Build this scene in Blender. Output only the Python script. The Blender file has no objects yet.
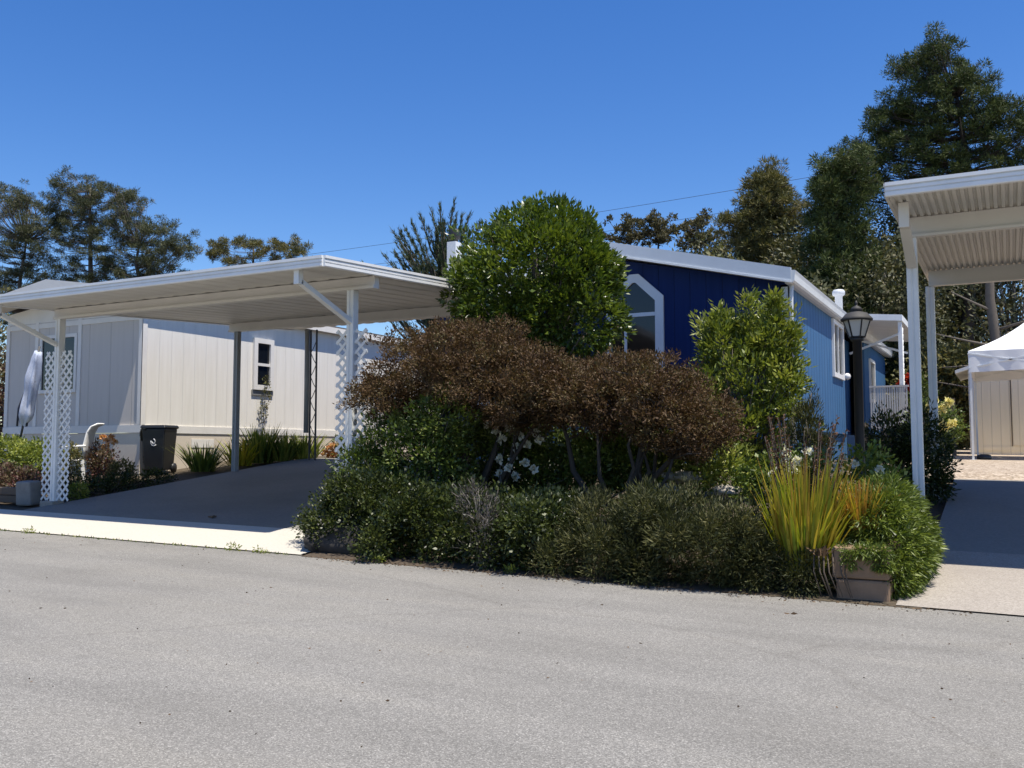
import bpy, math, random
import numpy as np
from mathutils import Vector
random.seed(7); rng = np.random.default_rng(11)
PI = math.pi
S = bpy.context.scene
COL = S.collection

# ------------------------------------------------------------------ basics
def link(o, parent=None):
    COL.objects.link(o)
    if parent is not None:
        o.parent = parent
    return o

def tag(o, label=None, cat=None, group=None, kind=None):
    if label: o['label'] = label
    if cat: o['category'] = cat
    if group: o['group'] = group
    if kind: o['kind'] = kind
    return o

def thing(name, label, cat, loc, rz=0, group=None):
    o = bpy.data.objects.new(name, None)
    o.empty_display_size = .2
    o.location = loc; o.rotation_euler = (0, 0, rz)
    link(o)
    return tag(o, label, cat, group)

def copy_tree(o, parent=None):
    c = o.copy(); COL.objects.link(c); c.parent = parent
    for ch in list(o.children):
        copy_tree(ch, c)
    return c

def gz(X, Y):
    z = -1.18 - .0131 * max(min(X, 20), -30)
    z += .115 * max(0, min(Y, 15) - 7.7) + .02 * max(0, min(Y, 45) - 15)
    return z

class MB:
    def __init__(s): s.v = []; s.f = []; s.sm = []
    def add(s, vs, fs, smooth=False):
        n = len(s.v); s.v += [tuple(p) for p in vs]
        s.f += [tuple(n + i for i in f) for f in fs]; s.sm += [smooth] * len(fs)
        return s
    def box(s, x0, x1, y0, y1, z0, z1):
        return s.add([(x0,y0,z0),(x1,y0,z0),(x1,y1,z0),(x0,y1,z0),(x0,y0,z1),(x1,y0,z1),(x1,y1,z1),(x0,y1,z1)],
              [(0,3,2,1),(4,5,6,7),(0,1,5,4),(1,2,6,5),(2,3,7,6),(3,0,4,7)])
    def beam(s, a, b, w, h, up=(0,0,1)):
        a = Vector(a); b = Vector(b); d = (b-a).normalized(); u = Vector(up)
        if abs(d.dot(u)) > .98: u = Vector((0,1,0))
        r = d.cross(u).normalized() * (w/2); t = r.cross(d).normalized() * (h/2)
        vs = [p + sx*r + sz*t for p in (a,b) for sx, sz in ((-1,-1),(1,-1),(1,1),(-1,1))]
        return s.add(vs, [(0,1,2,3),(7,6,5,4),(0,4,5,1),(1,5,6,2),(2,6,7,3),(3,7,4,0)])
    def tube(s, pts, radii, n=7, cap=True):
        pts = [Vector(p) for p in pts]
        if not hasattr(radii, '__len__'): radii = [radii]*len(pts)
        vs = []; ref = Vector((0.13,.31,.94)); fs = []
        for i, p in enumerate(pts):
            d = (pts[min(i+1,len(pts)-1)] - pts[max(i-1,0)])
            d = d.normalized() if d.length > 1e-9 else Vector((0,0,1))
            r = ref if abs(d.dot(ref)) < .95 else Vector((1,0,0))
            a = d.cross(r).normalized(); b = d.cross(a)
            for k in range(n):
                t = 2*PI*k/n; vs.append(p + (a*math.cos(t) + b*math.sin(t))*radii[i])
        for i in range(len(pts)-1):
            for k in range(n):
                fs.append((i*n+k, i*n+(k+1)%n, (i+1)*n+(k+1)%n, (i+1)*n+k))
        if cap:
            fs.append(tuple(range(n))[::-1]); fs.append(tuple((len(pts)-1)*n+k for k in range(n)))
        return s.add(vs, fs, True)
    def lathe(s, prof, c=(0,0,0), n=16, smooth=True, rot=0):
        vs = []; fs = []
        for r, z in prof:
            for k in range(n):
                t = 2*PI*k/n + rot; vs.append((c[0]+r*math.cos(t), c[1]+r*math.sin(t), c[2]+z))
        for i in range(len(prof)-1):
            for k in range(n):
                fs.append((i*n+k, i*n+(k+1)%n, (i+1)*n+(k+1)%n, (i+1)*n+k))
        fs.append(tuple(range(n))[::-1]); fs.append(tuple((len(prof)-1)*n+k for k in range(n)))
        return s.add(vs, fs, smooth)
    def prism(s, poly, axis, a0, a1):
        """poly: list of 2D points; axis 'x'/'y'/'z' extrude from a0 to a1."""
        def P(p, a):
            return {'x': (a,p[0],p[1]), 'y': (p[0],a,p[1]), 'z': (p[0],p[1],a)}[axis]
        n = len(poly); vs = [P(p,a0) for p in poly] + [P(p,a1) for p in poly]
        fs = [tuple(range(n)), tuple(range(n,2*n))[::-1]] + [(i,i+n,(i+1)%n+n,(i+1)%n) for i in range(n)]
        return s.add(vs, fs)
    def frame(s, outer, inner, axis, a0, a1):
        """ring between two polygons of equal count, extruded along axis"""
        def P(p, a):
            return {'x': (a,p[0],p[1]), 'y': (p[0],a,p[1]), 'z': (p[0],p[1],a)}[axis]
        n = len(outer)
        vs = [P(p,a0) for p in outer]+[P(p,a0) for p in inner]+[P(p,a1) for p in outer]+[P(p,a1) for p in inner]
        fs = []
        for i in range(n):
            j = (i+1)%n
            fs += [(i,j,n+j,n+i),(2*n+i,3*n+i,3*n+j,2*n+j),(i,2*n+i,2*n+j,j),(n+i,n+j,3*n+j,3*n+i)]
        return s.add(vs, fs)
    def build(s, name, mat, parent=None, bevel=0, loc=None):
        me = bpy.data.meshes.new(name)
        me.from_pydata(s.v, [], s.f); me.update()
        import bmesh
        bm = bmesh.new(); bm.from_mesh(me); bmesh.ops.recalc_face_normals(bm, faces=bm.faces[:]); bm.to_mesh(me); bm.free()
        if any(s.sm):
            me.polygons.foreach_set('use_smooth', s.sm)
        me.materials.append(mat)
        o = bpy.data.objects.new(name, me); link(o, parent)
        if loc: o.location = loc
        if bevel:
            m = o.modifiers.new('Bevel', 'BEVEL'); m.width = bevel; m.segments = 2; m.limit_method = 'ANGLE'
        return o

def nrm(a): return a / np.maximum(np.linalg.norm(a, axis=-1, keepdims=True), 1e-9)

def leafmesh(name, P, D, L, W, mat, parent=None, lv=None, fold=.18):
    """every leaf is one folded kite; P base, D direction"""
    N = len(P); L = np.broadcast_to(np.asarray(L, float), (N,))[:,None]; W = np.broadcast_to(np.asarray(W, float), (N,))[:,None]
    D = nrm(D); R = rng.normal(size=(N,3)); Sd = nrm(np.cross(D, R)); Nn = np.cross(Sd, D)
    Md = P + D*L*.45 + Nn*W*fold
    V = np.stack([P, Md + Sd*W*.5, P + D*L, Md - Sd*W*.5], 1).reshape(-1,3)
    me = bpy.data.meshes.new(name)
    me.vertices.add(4*N); me.vertices.foreach_set('co', V.astype(np.float32).ravel())
    me.loops.add(4*N); me.loops.foreach_set('vertex_index', np.arange(4*N, dtype=np.int32))
    me.polygons.add(N); me.polygons.foreach_set('loop_start', np.arange(0, 4*N, 4, dtype=np.int32))
    a = me.attributes.new('lv', 'FLOAT', 'FACE')
    a.data.foreach_set('value', (rng.random(N) if lv is None else np.clip(lv,0,1)).astype(np.float32))
    me.update(calc_edges=True); me.validate()
    me.materials.append(mat)
    o = bpy.data.objects.new(name, me); link(o, parent)
    return o

# ------------------------------------------------------------------ materials
def newmat(name):
    m = bpy.data.materials.new(name); m.use_nodes = True
    nt = m.node_tree; b = nt.nodes['Principled BSDF']
    return m, nt, b
def N(nt, t, **kw):
    n = nt.nodes.new(t)
    for k, v in kw.items(): setattr(n, k, v)
    return n
def ramp(nt, stops):
    r = N(nt, 'ShaderNodeValToRGB'); e = r.color_ramp.elements
    while len(e) < len(stops): e.new(.5)
    for el, (p, c) in zip(e, stops):
        el.position = p; el.color = (*c, 1)
    return r
def coord(nt): return N(nt, 'ShaderNodeNewGeometry').outputs['Position']
def noise(nt, co, scale, detail=4, rough=.6):
    n = N(nt, 'ShaderNodeTexNoise'); n.inputs['Scale'].default_value = scale
    n.inputs['Detail'].default_value = detail; n.inputs['Roughness'].default_value = rough
    nt.links.new(co, n.inputs['Vector']); return n.outputs['Fac']
def mixc(nt, fac, a, b, mode='MIX'):
    m = N(nt, 'ShaderNodeMix', data_type='RGBA', blend_type=mode)
    if isinstance(fac, (int,float)): m.inputs['Factor'].default_value = fac
    else: nt.links.new(fac, m.inputs['Factor'])
    for i, c in ((6,a),(7,b)):
        if isinstance(c, tuple): m.inputs[i].default_value = (*c,1)
        else: nt.links.new(c, m.inputs[i])
    return m.outputs[2]
def bump(nt, b, h, strength=.3, dist=.01):
    n = N(nt, 'ShaderNodeBump'); n.inputs['Strength'].default_value = strength; n.inputs['Distance'].default_value = dist
    nt.links.new(h, n.inputs['Height']); nt.links.new(n.outputs[0], b.inputs['Normal'])
def paint(name, c, rough=.5, dirt=.12, scale=2.5, c2=None, metal=0, spec=.5):
    m, nt, b = newmat(name); co = coord(nt)
    f = noise(nt, co, scale, 6, .7); r = ramp(nt, [(.35,(0,0,0)),(.75,(1,1,1))]); nt.links.new(f, r.inputs[0])
    d = c2 or tuple(x*(1-2.2*dirt) for x in c)
    nt.links.new(mixc(nt, r.outputs[0], c, tuple(c[i]*.5+d[i]*.5 for i in range(3))), b.inputs['Base Color'])
    b.inputs['Roughness'].default_value = rough; b.inputs['Metallic'].default_value = metal
    b.inputs['Specular IOR Level'].default_value = spec
    f2 = noise(nt, co, 40, 3); bump(nt, b, f2, .08, .004)
    return m
def siding(name, c, axis, pitch=.2, width=.012, rough=.6, c2=None, gl=.5):
    """vertical grooved board siding; grooves run along z, spaced along a world axis"""
    m, nt, b = newmat(name); co = coord(nt)
    sp = N(nt, 'ShaderNodeSeparateXYZ'); nt.links.new(co, sp.inputs[0])
    md = N(nt, 'ShaderNodeMath', operation='PINGPONG'); nt.links.new(sp.outputs[axis], md.inputs[0]); md.inputs[1].default_value = pitch/2
    lt = N(nt, 'ShaderNodeMapRange'); lt.inputs['From Min'].default_value = width*.4; lt.inputs['From Max'].default_value = width
    nt.links.new(md.outputs[0], lt.inputs['Value'])
    mp = N(nt, 'ShaderNodeMapping'); nt.links.new(co, mp.inputs['Vector']); mp.inputs['Scale'].default_value = (6,6,.5)
    f = noise(nt, mp.outputs[0], 1.6, 6, .65)
    r = ramp(nt, [(.3,(0,0,0)),(.72,(1,1,1))]); nt.links.new(f, r.inputs[0])
    base = mixc(nt, r.outputs[0], c, c2 or tuple(x*.8 for x in c))
    nt.links.new(mixc(nt, lt.outputs[0], tuple(x*gl for x in c), base), b.inputs['Base Color'])
    b.inputs['Roughness'].default_value = rough; b.inputs['Specular IOR Level'].default_value = .15
    bump(nt, b, lt.outputs[0], .6, .01)
    return m
def leafmat(name, cols, rough=.45, trans=.3, spec=.4):
    m, nt, b = newmat(name)
    a = N(nt, 'ShaderNodeAttribute', attribute_name='lv')
    r = ramp(nt, [(i/(len(cols)-1), c) for i, c in enumerate(cols)]); nt.links.new(a.outputs['Fac'], r.inputs[0])
    nt.links.new(r.outputs[0], b.inputs['Base Color']); b.inputs['Roughness'].default_value = rough
    b.inputs['Specular IOR Level'].default_value = spec
    t = N(nt, 'ShaderNodeBsdfTranslucent'); tc = mixc(nt, 1.0, r.outputs[0], (1.0,1.0,.55), 'MULTIPLY')
    nt.links.new(tc, t.inputs['Color'])
    mx = N(nt, 'ShaderNodeMixShader'); mx.inputs[0].default_value = trans
    nt.links.new(b.outputs[0], mx.inputs[1]); nt.links.new(t.outputs[0], mx.inputs[2])
    nt.links.new(mx.outputs[0], nt.nodes['Material Output'].inputs['Surface'])
    return m
def ground(name, stops, scale=60, big=.6, bigmix=.35, bigc=(.1,.09,.08), rough=.95, bstr=.4, speck=None):
    m, nt, b = newmat(name); co = coord(nt)
    r = ramp(nt, stops); nt.links.new(noise(nt, co, scale, 5, .75), r.inputs[0])
    c = r.outputs[0]
    if speck:
        v = N(nt, 'ShaderNodeTexVoronoi'); v.inputs['Scale'].default_value = speck[0]; nt.links.new(co, v.inputs['Vector'])
        rs = ramp(nt, speck[1]); rs.color_ramp.interpolation = 'LINEAR'
        sp = N(nt, 'ShaderNodeSeparateColor'); nt.links.new(v.outputs['Color'], sp.inputs[0]); nt.links.new(sp.outputs[0], rs.inputs[0])
        c = mixc(nt, speck[2], c, rs.outputs[0])
    r2 = ramp(nt, [(.4,(0,0,0)),(.75,(1,1,1))]); nt.links.new(noise(nt, co, big, 6, .6), r2.inputs[0])
    mm = N(nt, 'ShaderNodeMath', operation='MULTIPLY'); nt.links.new(r2.outputs[0], mm.inputs[0]); mm.inputs[1].default_value = bigmix
    nt.links.new(mixc(nt, mm.outputs[0], c, bigc), b.inputs['Base Color'])
    b.inputs['Roughness'].default_value = rough; b.inputs['Specular IOR Level'].default_value = .25
    bump(nt, b, noise(nt, co, scale*1.5, 4, .7), bstr, .006)
    return m, nt, b
def glass(name, c=(.012,.014,.016), rough=.06):
    m, nt, b = newmat(name); b.inputs['Base Color'].default_value = (*c,1); b.inputs['Roughness'].default_value = rough
    b.inputs['Specular IOR Level'].default_value = .6
    return m

M = {}
M['asphalt'], nt, b = ground('asphalt', [(.3,(.150,.144,.130)),(.5,(.208,.201,.184)),(.7,(.268,.260,.238))], 90, .45, .30, (.135,.125,.105),
     speck=(190, [(0,(.065,.062,.055)),(.45,(.197,.19,.172)),(.8,(.255,.246,.222)),(1,(.50,.48,.435))], .55))
_c = coord(nt); _m = N(nt,'ShaderNodeMapping'); _m.inputs['Scale'].default_value=(.35,1.6,1); nt.links.new(_c,_m.inputs['Vector'])
_r = ramp(nt,[(.38,(.90,.90,.90)),(.5,(1,1,1)),(.62,(1.06,1.055,1.04))]); nt.links.new(noise(nt,_m.outputs[0],.9,7,.62),_r.inputs[0])
_v = N(nt,'ShaderNodeTexVoronoi',feature='DISTANCE_TO_EDGE'); _v.inputs['Scale'].default_value=.33
_n = N(nt,'ShaderNodeTexNoise'); _n.inputs['Scale'].default_value=1.1; _n.inputs['Detail'].default_value=5; nt.links.new(_c,_n.inputs['Vector'])
_vm = N(nt,'ShaderNodeMix',data_type='VECTOR'); _vm.inputs['Factor'].default_value=.35; nt.links.new(_c,_vm.inputs[4]); nt.links.new(_n.outputs['Color'],_vm.inputs[5]); nt.links.new(_vm.outputs[1],_v.inputs['Vector'])
_cr = ramp(nt,[(0,(.90,.895,.89)),(.008,(1,1,1))]); nt.links.new(_v.outputs['Distance'],_cr.inputs[0])
_old = b.inputs['Base Color'].links[0].from_socket
nt.links.new(mixc(nt,1.0,mixc(nt,1.0,_old,_r.outputs[0],'MULTIPLY'),_cr.outputs[0],'MULTIPLY'),b.inputs['Base Color'])
M['slab'], _, _ = ground('shade_toned_concrete', [(.3,(.17,.162,.145)),(.7,(.25,.238,.212))], 30, .5, .5, (.10,.095,.085), .8, .15)  # darker than the aprons; part of the carport shade is in its colour
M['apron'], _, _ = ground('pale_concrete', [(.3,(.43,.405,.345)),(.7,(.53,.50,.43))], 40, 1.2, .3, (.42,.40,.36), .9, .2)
M['apron_warm'], _, _ = ground('weathered_concrete', [(.3,(.25,.225,.19)),(.7,(.34,.305,.26))], 40, 1.5, .45, (.24,.21,.18), .9, .3,
     speck=(110, [(0,(.16,.14,.12)),(.5,(.36,.33,.29)),(1,(.5,.46,.41))], .35))
M['soil'], _, _ = ground('soil', [(.3,(.045,.034,.025)),(.7,(.11,.085,.06))], 25, .5, .5, (.09,.08,.045), .95, .8)
M['gravel'], _, _ = ground('gravel', [(.3,(.22,.17,.12)),(.7,(.42,.34,.25))], 35, .8, .3, (.30,.23,.16), .95, 1.0,
     speck=(26, [(0,(.12,.095,.07)),(.4,(.33,.26,.19)),(1,(.60,.52,.42))], .7))
M['white_metal'] = paint('white_painted_metal', (.74,.755,.745), .45, .15, 2.5)
M['fascia'] = paint('white_fascia_metal', (.80,.805,.79), .42, .13, 3)
M['soffit'] = paint('aged_cream_metal', (.66,.635,.575), .5, .10, 1.2)
M['cream_beam'] = paint('cream_beam_metal', (.66,.635,.58), .5, .10, 1.2)
M['trim_blue'] = paint('pale_grey_trim', (.56,.61,.66), .5, .08, 2)
M['lattice'] = paint('white_lattice_vinyl', (.70,.71,.70), .55, .1, 4)
M['grey_post'] = paint('grey_painted_steel', (.30,.32,.33), .45, .15, 3)
M['iron'] = paint('dark_weathered_iron', (.07,.07,.068), .6, .2, 5)
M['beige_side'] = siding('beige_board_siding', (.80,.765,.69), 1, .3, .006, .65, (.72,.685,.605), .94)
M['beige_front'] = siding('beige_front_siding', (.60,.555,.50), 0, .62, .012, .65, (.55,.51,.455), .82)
M['beige_trim'] = paint('cream_trim', (.76,.73,.67), .55, .1, 3)
M['skirt'] = paint('warm_skirting', (.66,.58,.47), .7, .12, 1.5)
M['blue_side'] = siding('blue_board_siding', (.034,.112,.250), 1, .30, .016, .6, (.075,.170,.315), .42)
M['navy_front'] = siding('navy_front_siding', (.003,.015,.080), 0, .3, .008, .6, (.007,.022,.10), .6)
M['recess_shade'] = siding('shade_toned_recess_siding', (.028,.085,.20), 1, .27, .014, .5)  # side wall's blue, darkened in colour for the shade of the recess
M['roof_white'] = paint('white_roof_coating', (.62,.64,.65), .6, .15, 1)
M['shingle'] = paint('dark_roof_shingle', (.10,.09,.085), .85, .2, 8)
M['glass'] = glass('dark_window_glass',(.006,.007,.008),.10)
M['glass_grey'] = glass('grey_window_glass', (.05,.055,.06), .1)
M['lamp_black'] = paint('black_lamp_metal', (.018,.018,.02), .45, .2, 6)
M['lamp_cap'] = paint('weathered_lamp_cap', (.035,.034,.034), .7, .2, 20)
m, nt, b = newmat('frosted_lamp_glass'); b.inputs['Base Color'].default_value = (.50,.50,.48,1); b.inputs['Roughness'].default_value = .35
M['lamp_glass'] = m
M['bin'] = paint('black_bin_plastic', (.014,.015,.017), .42, .15, 6)
M['hose'] = paint('dark_hose_rubber', (.03,.035,.03), .5, .1, 6)
M['mark'] = paint('pale_printed_mark', (.55,.56,.58), .6, .1, 8)
M['chair'] = paint('white_chair_plastic', (.78,.77,.73), .4, .08, 5)
M['cloth'] = paint('pale_blue_canvas', (.55,.60,.72), .8, .25, 14)
M['dark_cloth'] = paint('dark_canvas', (.05,.055,.08), .85, .2, 10)
M['tent'] = paint('white_tent_fabric', (.80,.80,.79), .7, .05, 2)
M['shed'] = siding('cream_shed_siding', (.88,.78,.58), 0, .2, .010, .65, (.83,.73,.53), .80)
M['shed_trim'] = paint('pale_shed_trim', (.66,.66,.62), .6, .08, 4)
M['wood'] = paint('grey_weathered_wood', (.14,.115,.09), .85, .25, 7)
M['rail_wood'] = paint('brown_stained_wood', (.10,.075,.055), .8, .2, 6)
M['pale_wood'] = paint('whitewashed_wood', (.50,.49,.47), .75, .15, 5)
M['block'] = paint('weathered_block', (.27,.18,.115), .9, .35, 7, (.12,.075,.045))
M['rock'] = paint('dark_rock', (.05,.045,.04), .95, .35, 6, (.015,.014,.012))
M['pale_rock'] = paint('pale_stone', (.42,.38,.32), .9, .25, 7)
M['grey_block'] = paint('grey_concrete_block', (.22,.22,.21), .9, .25, 8)
M['bark'] = paint('grey_bark', (.13,.11,.09), .9, .3, 9, (.06,.05,.04))
M['bark_pale'] = paint('pale_bark', (.26,.235,.205), .9, .25, 9, (.14,.12,.1))
M['bark_dark'] = paint('dark_bark', (.055,.045,.036), .95, .3, 9)
M['wire'] = paint('black_wire', (.03,.04,.06), .6, .1, 1)
M['chim'] = paint('white_chimney_metal', (.62,.64,.66), .4, .1, 3)

LM = {}
LM['citrus'] = leafmat('glossy_green_leaves', [(.020,.040,.006),(.060,.100,.012),(.135,.185,.022),(.22,.27,.04)], .32, .28, .55)
LM['copper'] = leafmat('copper_leaves', [(.042,.021,.010),(.084,.046,.021),(.118,.075,.034),(.122,.110,.040)], .6, .22, .25)
LM['shrub'] = leafmat('yellow_green_leaves', [(.055,.085,.014),(.14,.185,.026),(.26,.30,.05),(.38,.38,.09)], .42, .32, .45)
LM['ivy'] = leafmat('dark_green_leaves', [(.010,.017,.004),(.021,.034,.008),(.052,.070,.013),(.14,.155,.045)], .42, .22, .4)
LM['rosemary'] = leafmat('olive_needle_leaves', [(.013,.018,.006),(.034,.041,.012),(.078,.082,.024),(.18,.165,.07)], .6, .2, .3)
LM['iceplant'] = leafmat('fresh_succulent_leaves', [(.042,.066,.010),(.090,.130,.019),(.150,.195,.030),(.22,.26,.05)], .45, .3, .4)
LM['flax'] = leafmat('yellow_strap_leaves', [(.10,.16,.012),(.22,.27,.02),(.36,.35,.03),(.44,.34,.035),(.34,.20,.04)], .45, .35, .4)
LM['flax_o'] = leafmat('orange_strap_leaves', [(.34,.30,.03),(.46,.34,.04),(.46,.26,.045),(.36,.15,.04)], .45, .35, .4)
LM['spike'] = leafmat('brown_spike_husks', [(.06,.03,.02),(.12,.055,.03),(.16,.09,.05)], .7, .1, .2)
LM['twig'] = leafmat('dry_grey_twigs', [(.06,.05,.045),(.12,.105,.095),(.20,.18,.165)], .8, .1, .2)
LM['midgreen'] = leafmat('mid_green_leaves', [(.024,.044,.009),(.062,.098,.018),(.13,.18,.032),(.25,.27,.09)], .4, .28, .45)
LM['agap'] = leafmat('dark_strap_leaves', [(0.039,0.070,0.017),(0.086,0.133,0.026),(0.172,0.210,0.042),(0.345,0.322,0.071)], .4, .3, .45)
LM['pine'] = leafmat('dark_pine_needles', [(.018,.032,.010),(.038,.060,.016),(.075,.10,.026),(.14,.15,.05)], .6, .15, .3)
LM['pine_grey'] = leafmat('greyed_pine_needles', [(.030,.040,.016),(.055,.066,.028),(.10,.11,.05),(.20,.19,.11)], .65, .15, .3)
LM['olive'] = leafmat('olive_tree_leaves', [(0.050,0.057,0.020),(0.104,0.108,0.036),(0.176,0.158,0.057),(0.252,0.203,0.083)], .6, .2, .3)
LM['brownleaf'] = leafmat('brown_gum_leaves', [(.05,.048,.022),(.09,.082,.038),(.14,.122,.06),(.15,.15,.075)], .6, .2, .3)
LM['cypress'] = leafmat('cypress_sprays', [(0.025,0.042,0.019),(0.050,0.074,0.030),(0.086,0.109,0.046)], .6, .15, .3)
LM['darkwood'] = leafmat('grey_green_wood_leaves', [(0.027,0.036,0.015),(0.060,0.069,0.028),(0.118,0.117,0.054),(0.252,0.217,0.134)], .55, .2, .35)  # mixed grey-green tones for the wood behind the houses
LM['petal_w'] = leafmat('white_petals', [(.78,.75,.66),(.88,.87,.80)], .6, .3, .2)
LM['petal_y'] = leafmat('yellow_petals', [(.70,.62,.25),(.80,.74,.40)], .6, .3, .2)
LM['petal_r'] = leafmat('red_petals', [(.35,.03,.02),(.55,.07,.04)], .6, .25, .2)
LM['petal_o'] = leafmat('orange_petals', [(.65,.28,.10),(.78,.45,.22),(.72,.55,.42)], .6, .3, .2)
LM['succ'] = leafmat('purple_green_succulents', [(.06,.02,.025),(.12,.05,.045),(.10,.09,.035),(.30,.20,.17)], .5, .2, .4)
LM['debris'] = leafmat('dry_fallen_leaves', [(.05,.03,.018),(.12,.075,.04),(.20,.13,.075)], .8, .1, .2)

# ------------------------------------------------------------------ terrain
def sheet(name, xs, ys, f, mat, kind='structure'):
    me = bpy.data.meshes.new(name); vs = [(x, y, f(x,y)) for y in ys for x in xs]; n = len(xs)
    fs = [(j*n+i, j*n+i+1, (j+1)*n+i+1, (j+1)*n+i) for j in range(len(ys)-1) for i in range(n-1)]
    me.from_pydata(vs, [], fs); me.update(); me.materials.append(mat)
    o = bpy.data.objects.new(name, me); link(o); o['kind'] = kind
    return o
def seq(a, b, s): return list(np.round(np.linspace(a, b, int(max(1, round((b-a)/s)))+1), 4))
gx = [-600,-300,-120,-60,-40,-30] + seq(-28,10,1) + [20,40,80,200,600]
gy = [-600,-200,-60,-20] + seq(-10,7,1) + [7.68,7.72] + seq(8.5,15,.65) + seq(16,45,2.9) + [70,150,400,900]
sheet('ground', gx, gy, lambda x,y: gz(x,y) - .05, M['soil'])
sheet('road', [-120,-60,-30]+seq(-24,8,2)+[20,40,90], [-60,-20]+seq(-8,7.7,1.57), lambda x,y: -1.18-.0131*max(min(x,20),-30), M['asphalt'])
YA = 8.80
sheet('driveway_apron', seq(-16.5,-6.55,.7), [7.68, 8.05, 8.45, YA], lambda x,y: gz(x,y)+.012, M['apron'])
def slab_shape(x, y): return gz(x,y)+.008
# concrete pad under the carport: left edge X -12.75 (at the posts), right edge at the planted bed
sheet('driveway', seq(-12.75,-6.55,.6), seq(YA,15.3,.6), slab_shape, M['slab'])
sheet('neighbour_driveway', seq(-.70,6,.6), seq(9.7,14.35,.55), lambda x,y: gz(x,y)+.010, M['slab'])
sheet('neighbour_driveway_apron', seq(-.80,6,.6), seq(7.66,9.7,.44), lambda x,y: gz(x,y)+.012, M['apron_warm'])
sheet('gravel_yard', seq(-2.2,8,.8), seq(14.35,34,.9), lambda x,y: gz(x,y)+.006, M['gravel'])

vx=seq(-6.5,-.62,.06); vy=[7.66-.025*abs(math.sin(x*1.7)+.5*math.sin(x*5.3))-random.uniform(0,.04) for x in vx]
me=bpy.data.meshes.new('dirt_verge'); k_=len(vx)
me.from_pydata([(x,y,-1.18-.0131*x+.003) for x,y in zip(vx,vy)]+[(x,8.1,-1.18-.0131*x+.012+.115*.38) for x in vx],[],[(i,i+1,k_+i+1,k_+i) for i in range(k_-1)])
me.materials.append(M['soil']); o=bpy.data.objects.new('dirt_verge',me); link(o); o['kind']='structure'
# ------------------------------------------------------------------ carports
def lattice_panel(mb, x0, x1, y, z0, z1, p=.135, w=.034, t=.008):
    for sgn, yy in ((1, y), (-1, y+t*1.05)):
        k = -int((x1-x0)/p) - 2
        while True:
            # line: z = zz0 + sgn*(x-xc)
            zz = z0 + k*p
            if zz > z1 + (x1-x0): break
            if sgn > 0: a = (x0, zz); b_ = (x1, zz + (x1-x0))
            else: a = (x0, zz + (x1-x0)); b_ = (x1, zz)
            # clip to z range
            (ax, az), (bx, bz) = a, b_
            def cl(ax, az, bx, bz):
                t0, t1 = 0., 1.; dz = bz-az
                for lim, s in ((z0, 1), (z1, -1)):
                    q = s*(lim-az); d = s*dz
                    if abs(d) < 1e-9: continue
                    r = q/d
                    if d > 0: t0 = max(t0, r)
                    else: t1 = min(t1, r)
                return t0, t1
            t0, t1 = cl(ax, az, bx, bz)
            if t1 - t0 > .08:
                P0 = (ax+(bx-ax)*t0, yy, az+(bz-az)*t0); P1 = (ax+(bx-ax)*t1, yy, az+(bz-az)*t1)
                mb.beam(P0, P1, w, t, up=(0,1,0))
            k += 1
    return mb

def ribbed_roof(x0, x1, y0, y1, zf, pitch, depth, thick=.0, flat=.55):
    """pan roof: profile across X, runs along Y; zf(y) gives underside height"""
    mb = MB(); xs = []; n = max(2, int(round((x1-x0)/pitch)))
    for i in range(n):
        a = x0 + (x1-x0)*i/n; p = (x1-x0)/n
        xs += [(a, 0), (a+p*flat*.5, 0), (a+p*(flat*.5+.12), depth), (a+p*.88, depth)]
    xs.append((x1, 0))
    vs = [(x, y, zf(y)+d) for y in (y0, y1) for x, d in xs]; k = len(xs)
    mb.add(vs, [(i, i+1, k+i+1, k+i) for i in range(k-1)])
    top = depth + .02
    mb.add([(x0,y0,zf(y0)+top),(x1,y0,zf(y0)+top),(x1,y1,zf(y1)+top),(x0,y1,zf(y1)+top)], [(0,1,2,3)])
    return mb

def fascia_mb(p0, p1, h, out, t=.05):
    """three-lipped gutter fascia between two points (bottom edge), outward vector out"""
    mb = MB(); a = Vector(p0); b = Vector(p1); o = Vector(out)
    prof = [(0,0),(.9,0),(1,.06),(1,.30),(.72,.34),(.72,.38),(1,.42),(1,.62),(.72,.66),(.72,.70),(1.15,.75),(1.15,1),(0,1)]
    n = len(prof)
    vs = [p + o*(t*u) + Vector((0,0,h*v)) for p in (a,b) for u, v in prof]
    mb.add(vs, [tuple(range(n)), tuple(range(n,2*n))[::-1]] + [(i,(i+1)%n,n+(i+1)%n,n+i) for i in range(n)])
    return mb

# --- large white carport over the left driveway
Fy, Ry = 8.32, 14.9
XL, XR = -12.95, -6.83
zs = lambda y: 2.095 + .058*(y-Fy)
cp = thing('carport', 'wide white flat-roofed carport with lattice posts over the empty driveway left of the shrubs', 'carport', (-9.8, 9.5, gz(-9.8,9.5)))
L0 = Vector(cp.location)
def at0(o, root):   # parts are built in world coordinates, parent is moved
    o.matrix_parent_inverse = root.matrix_world.inverted() if False else __import__('mathutils').Matrix.Translation(-Vector(root.location))
    return o
at0(ribbed_roof(XL, XR, Fy, Ry, zs, .30, .010, flat=.9).build('roof', M['soffit'], cp), cp)
at0(fascia_mb((XL-.02,Fy,2.075),(XR+.02,Fy,2.075),.125,(0,-1,0)).build('front_fascia', M['fascia'], cp), cp)
at0(fascia_mb((XR,Fy-.03,2.072),(XR,Ry,zs(Ry)-.022),.127,(1,0,0)).build('side_fascia', M['fascia'], cp), cp)
at0(fascia_mb((XL,Fy-.03,2.072),(XL,Ry,zs(Ry)-.022),.127,(-1,0,0)).build('side_fascia', M['fascia'], cp), cp)
Pf, Pb = 9.40, 13.05
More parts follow.
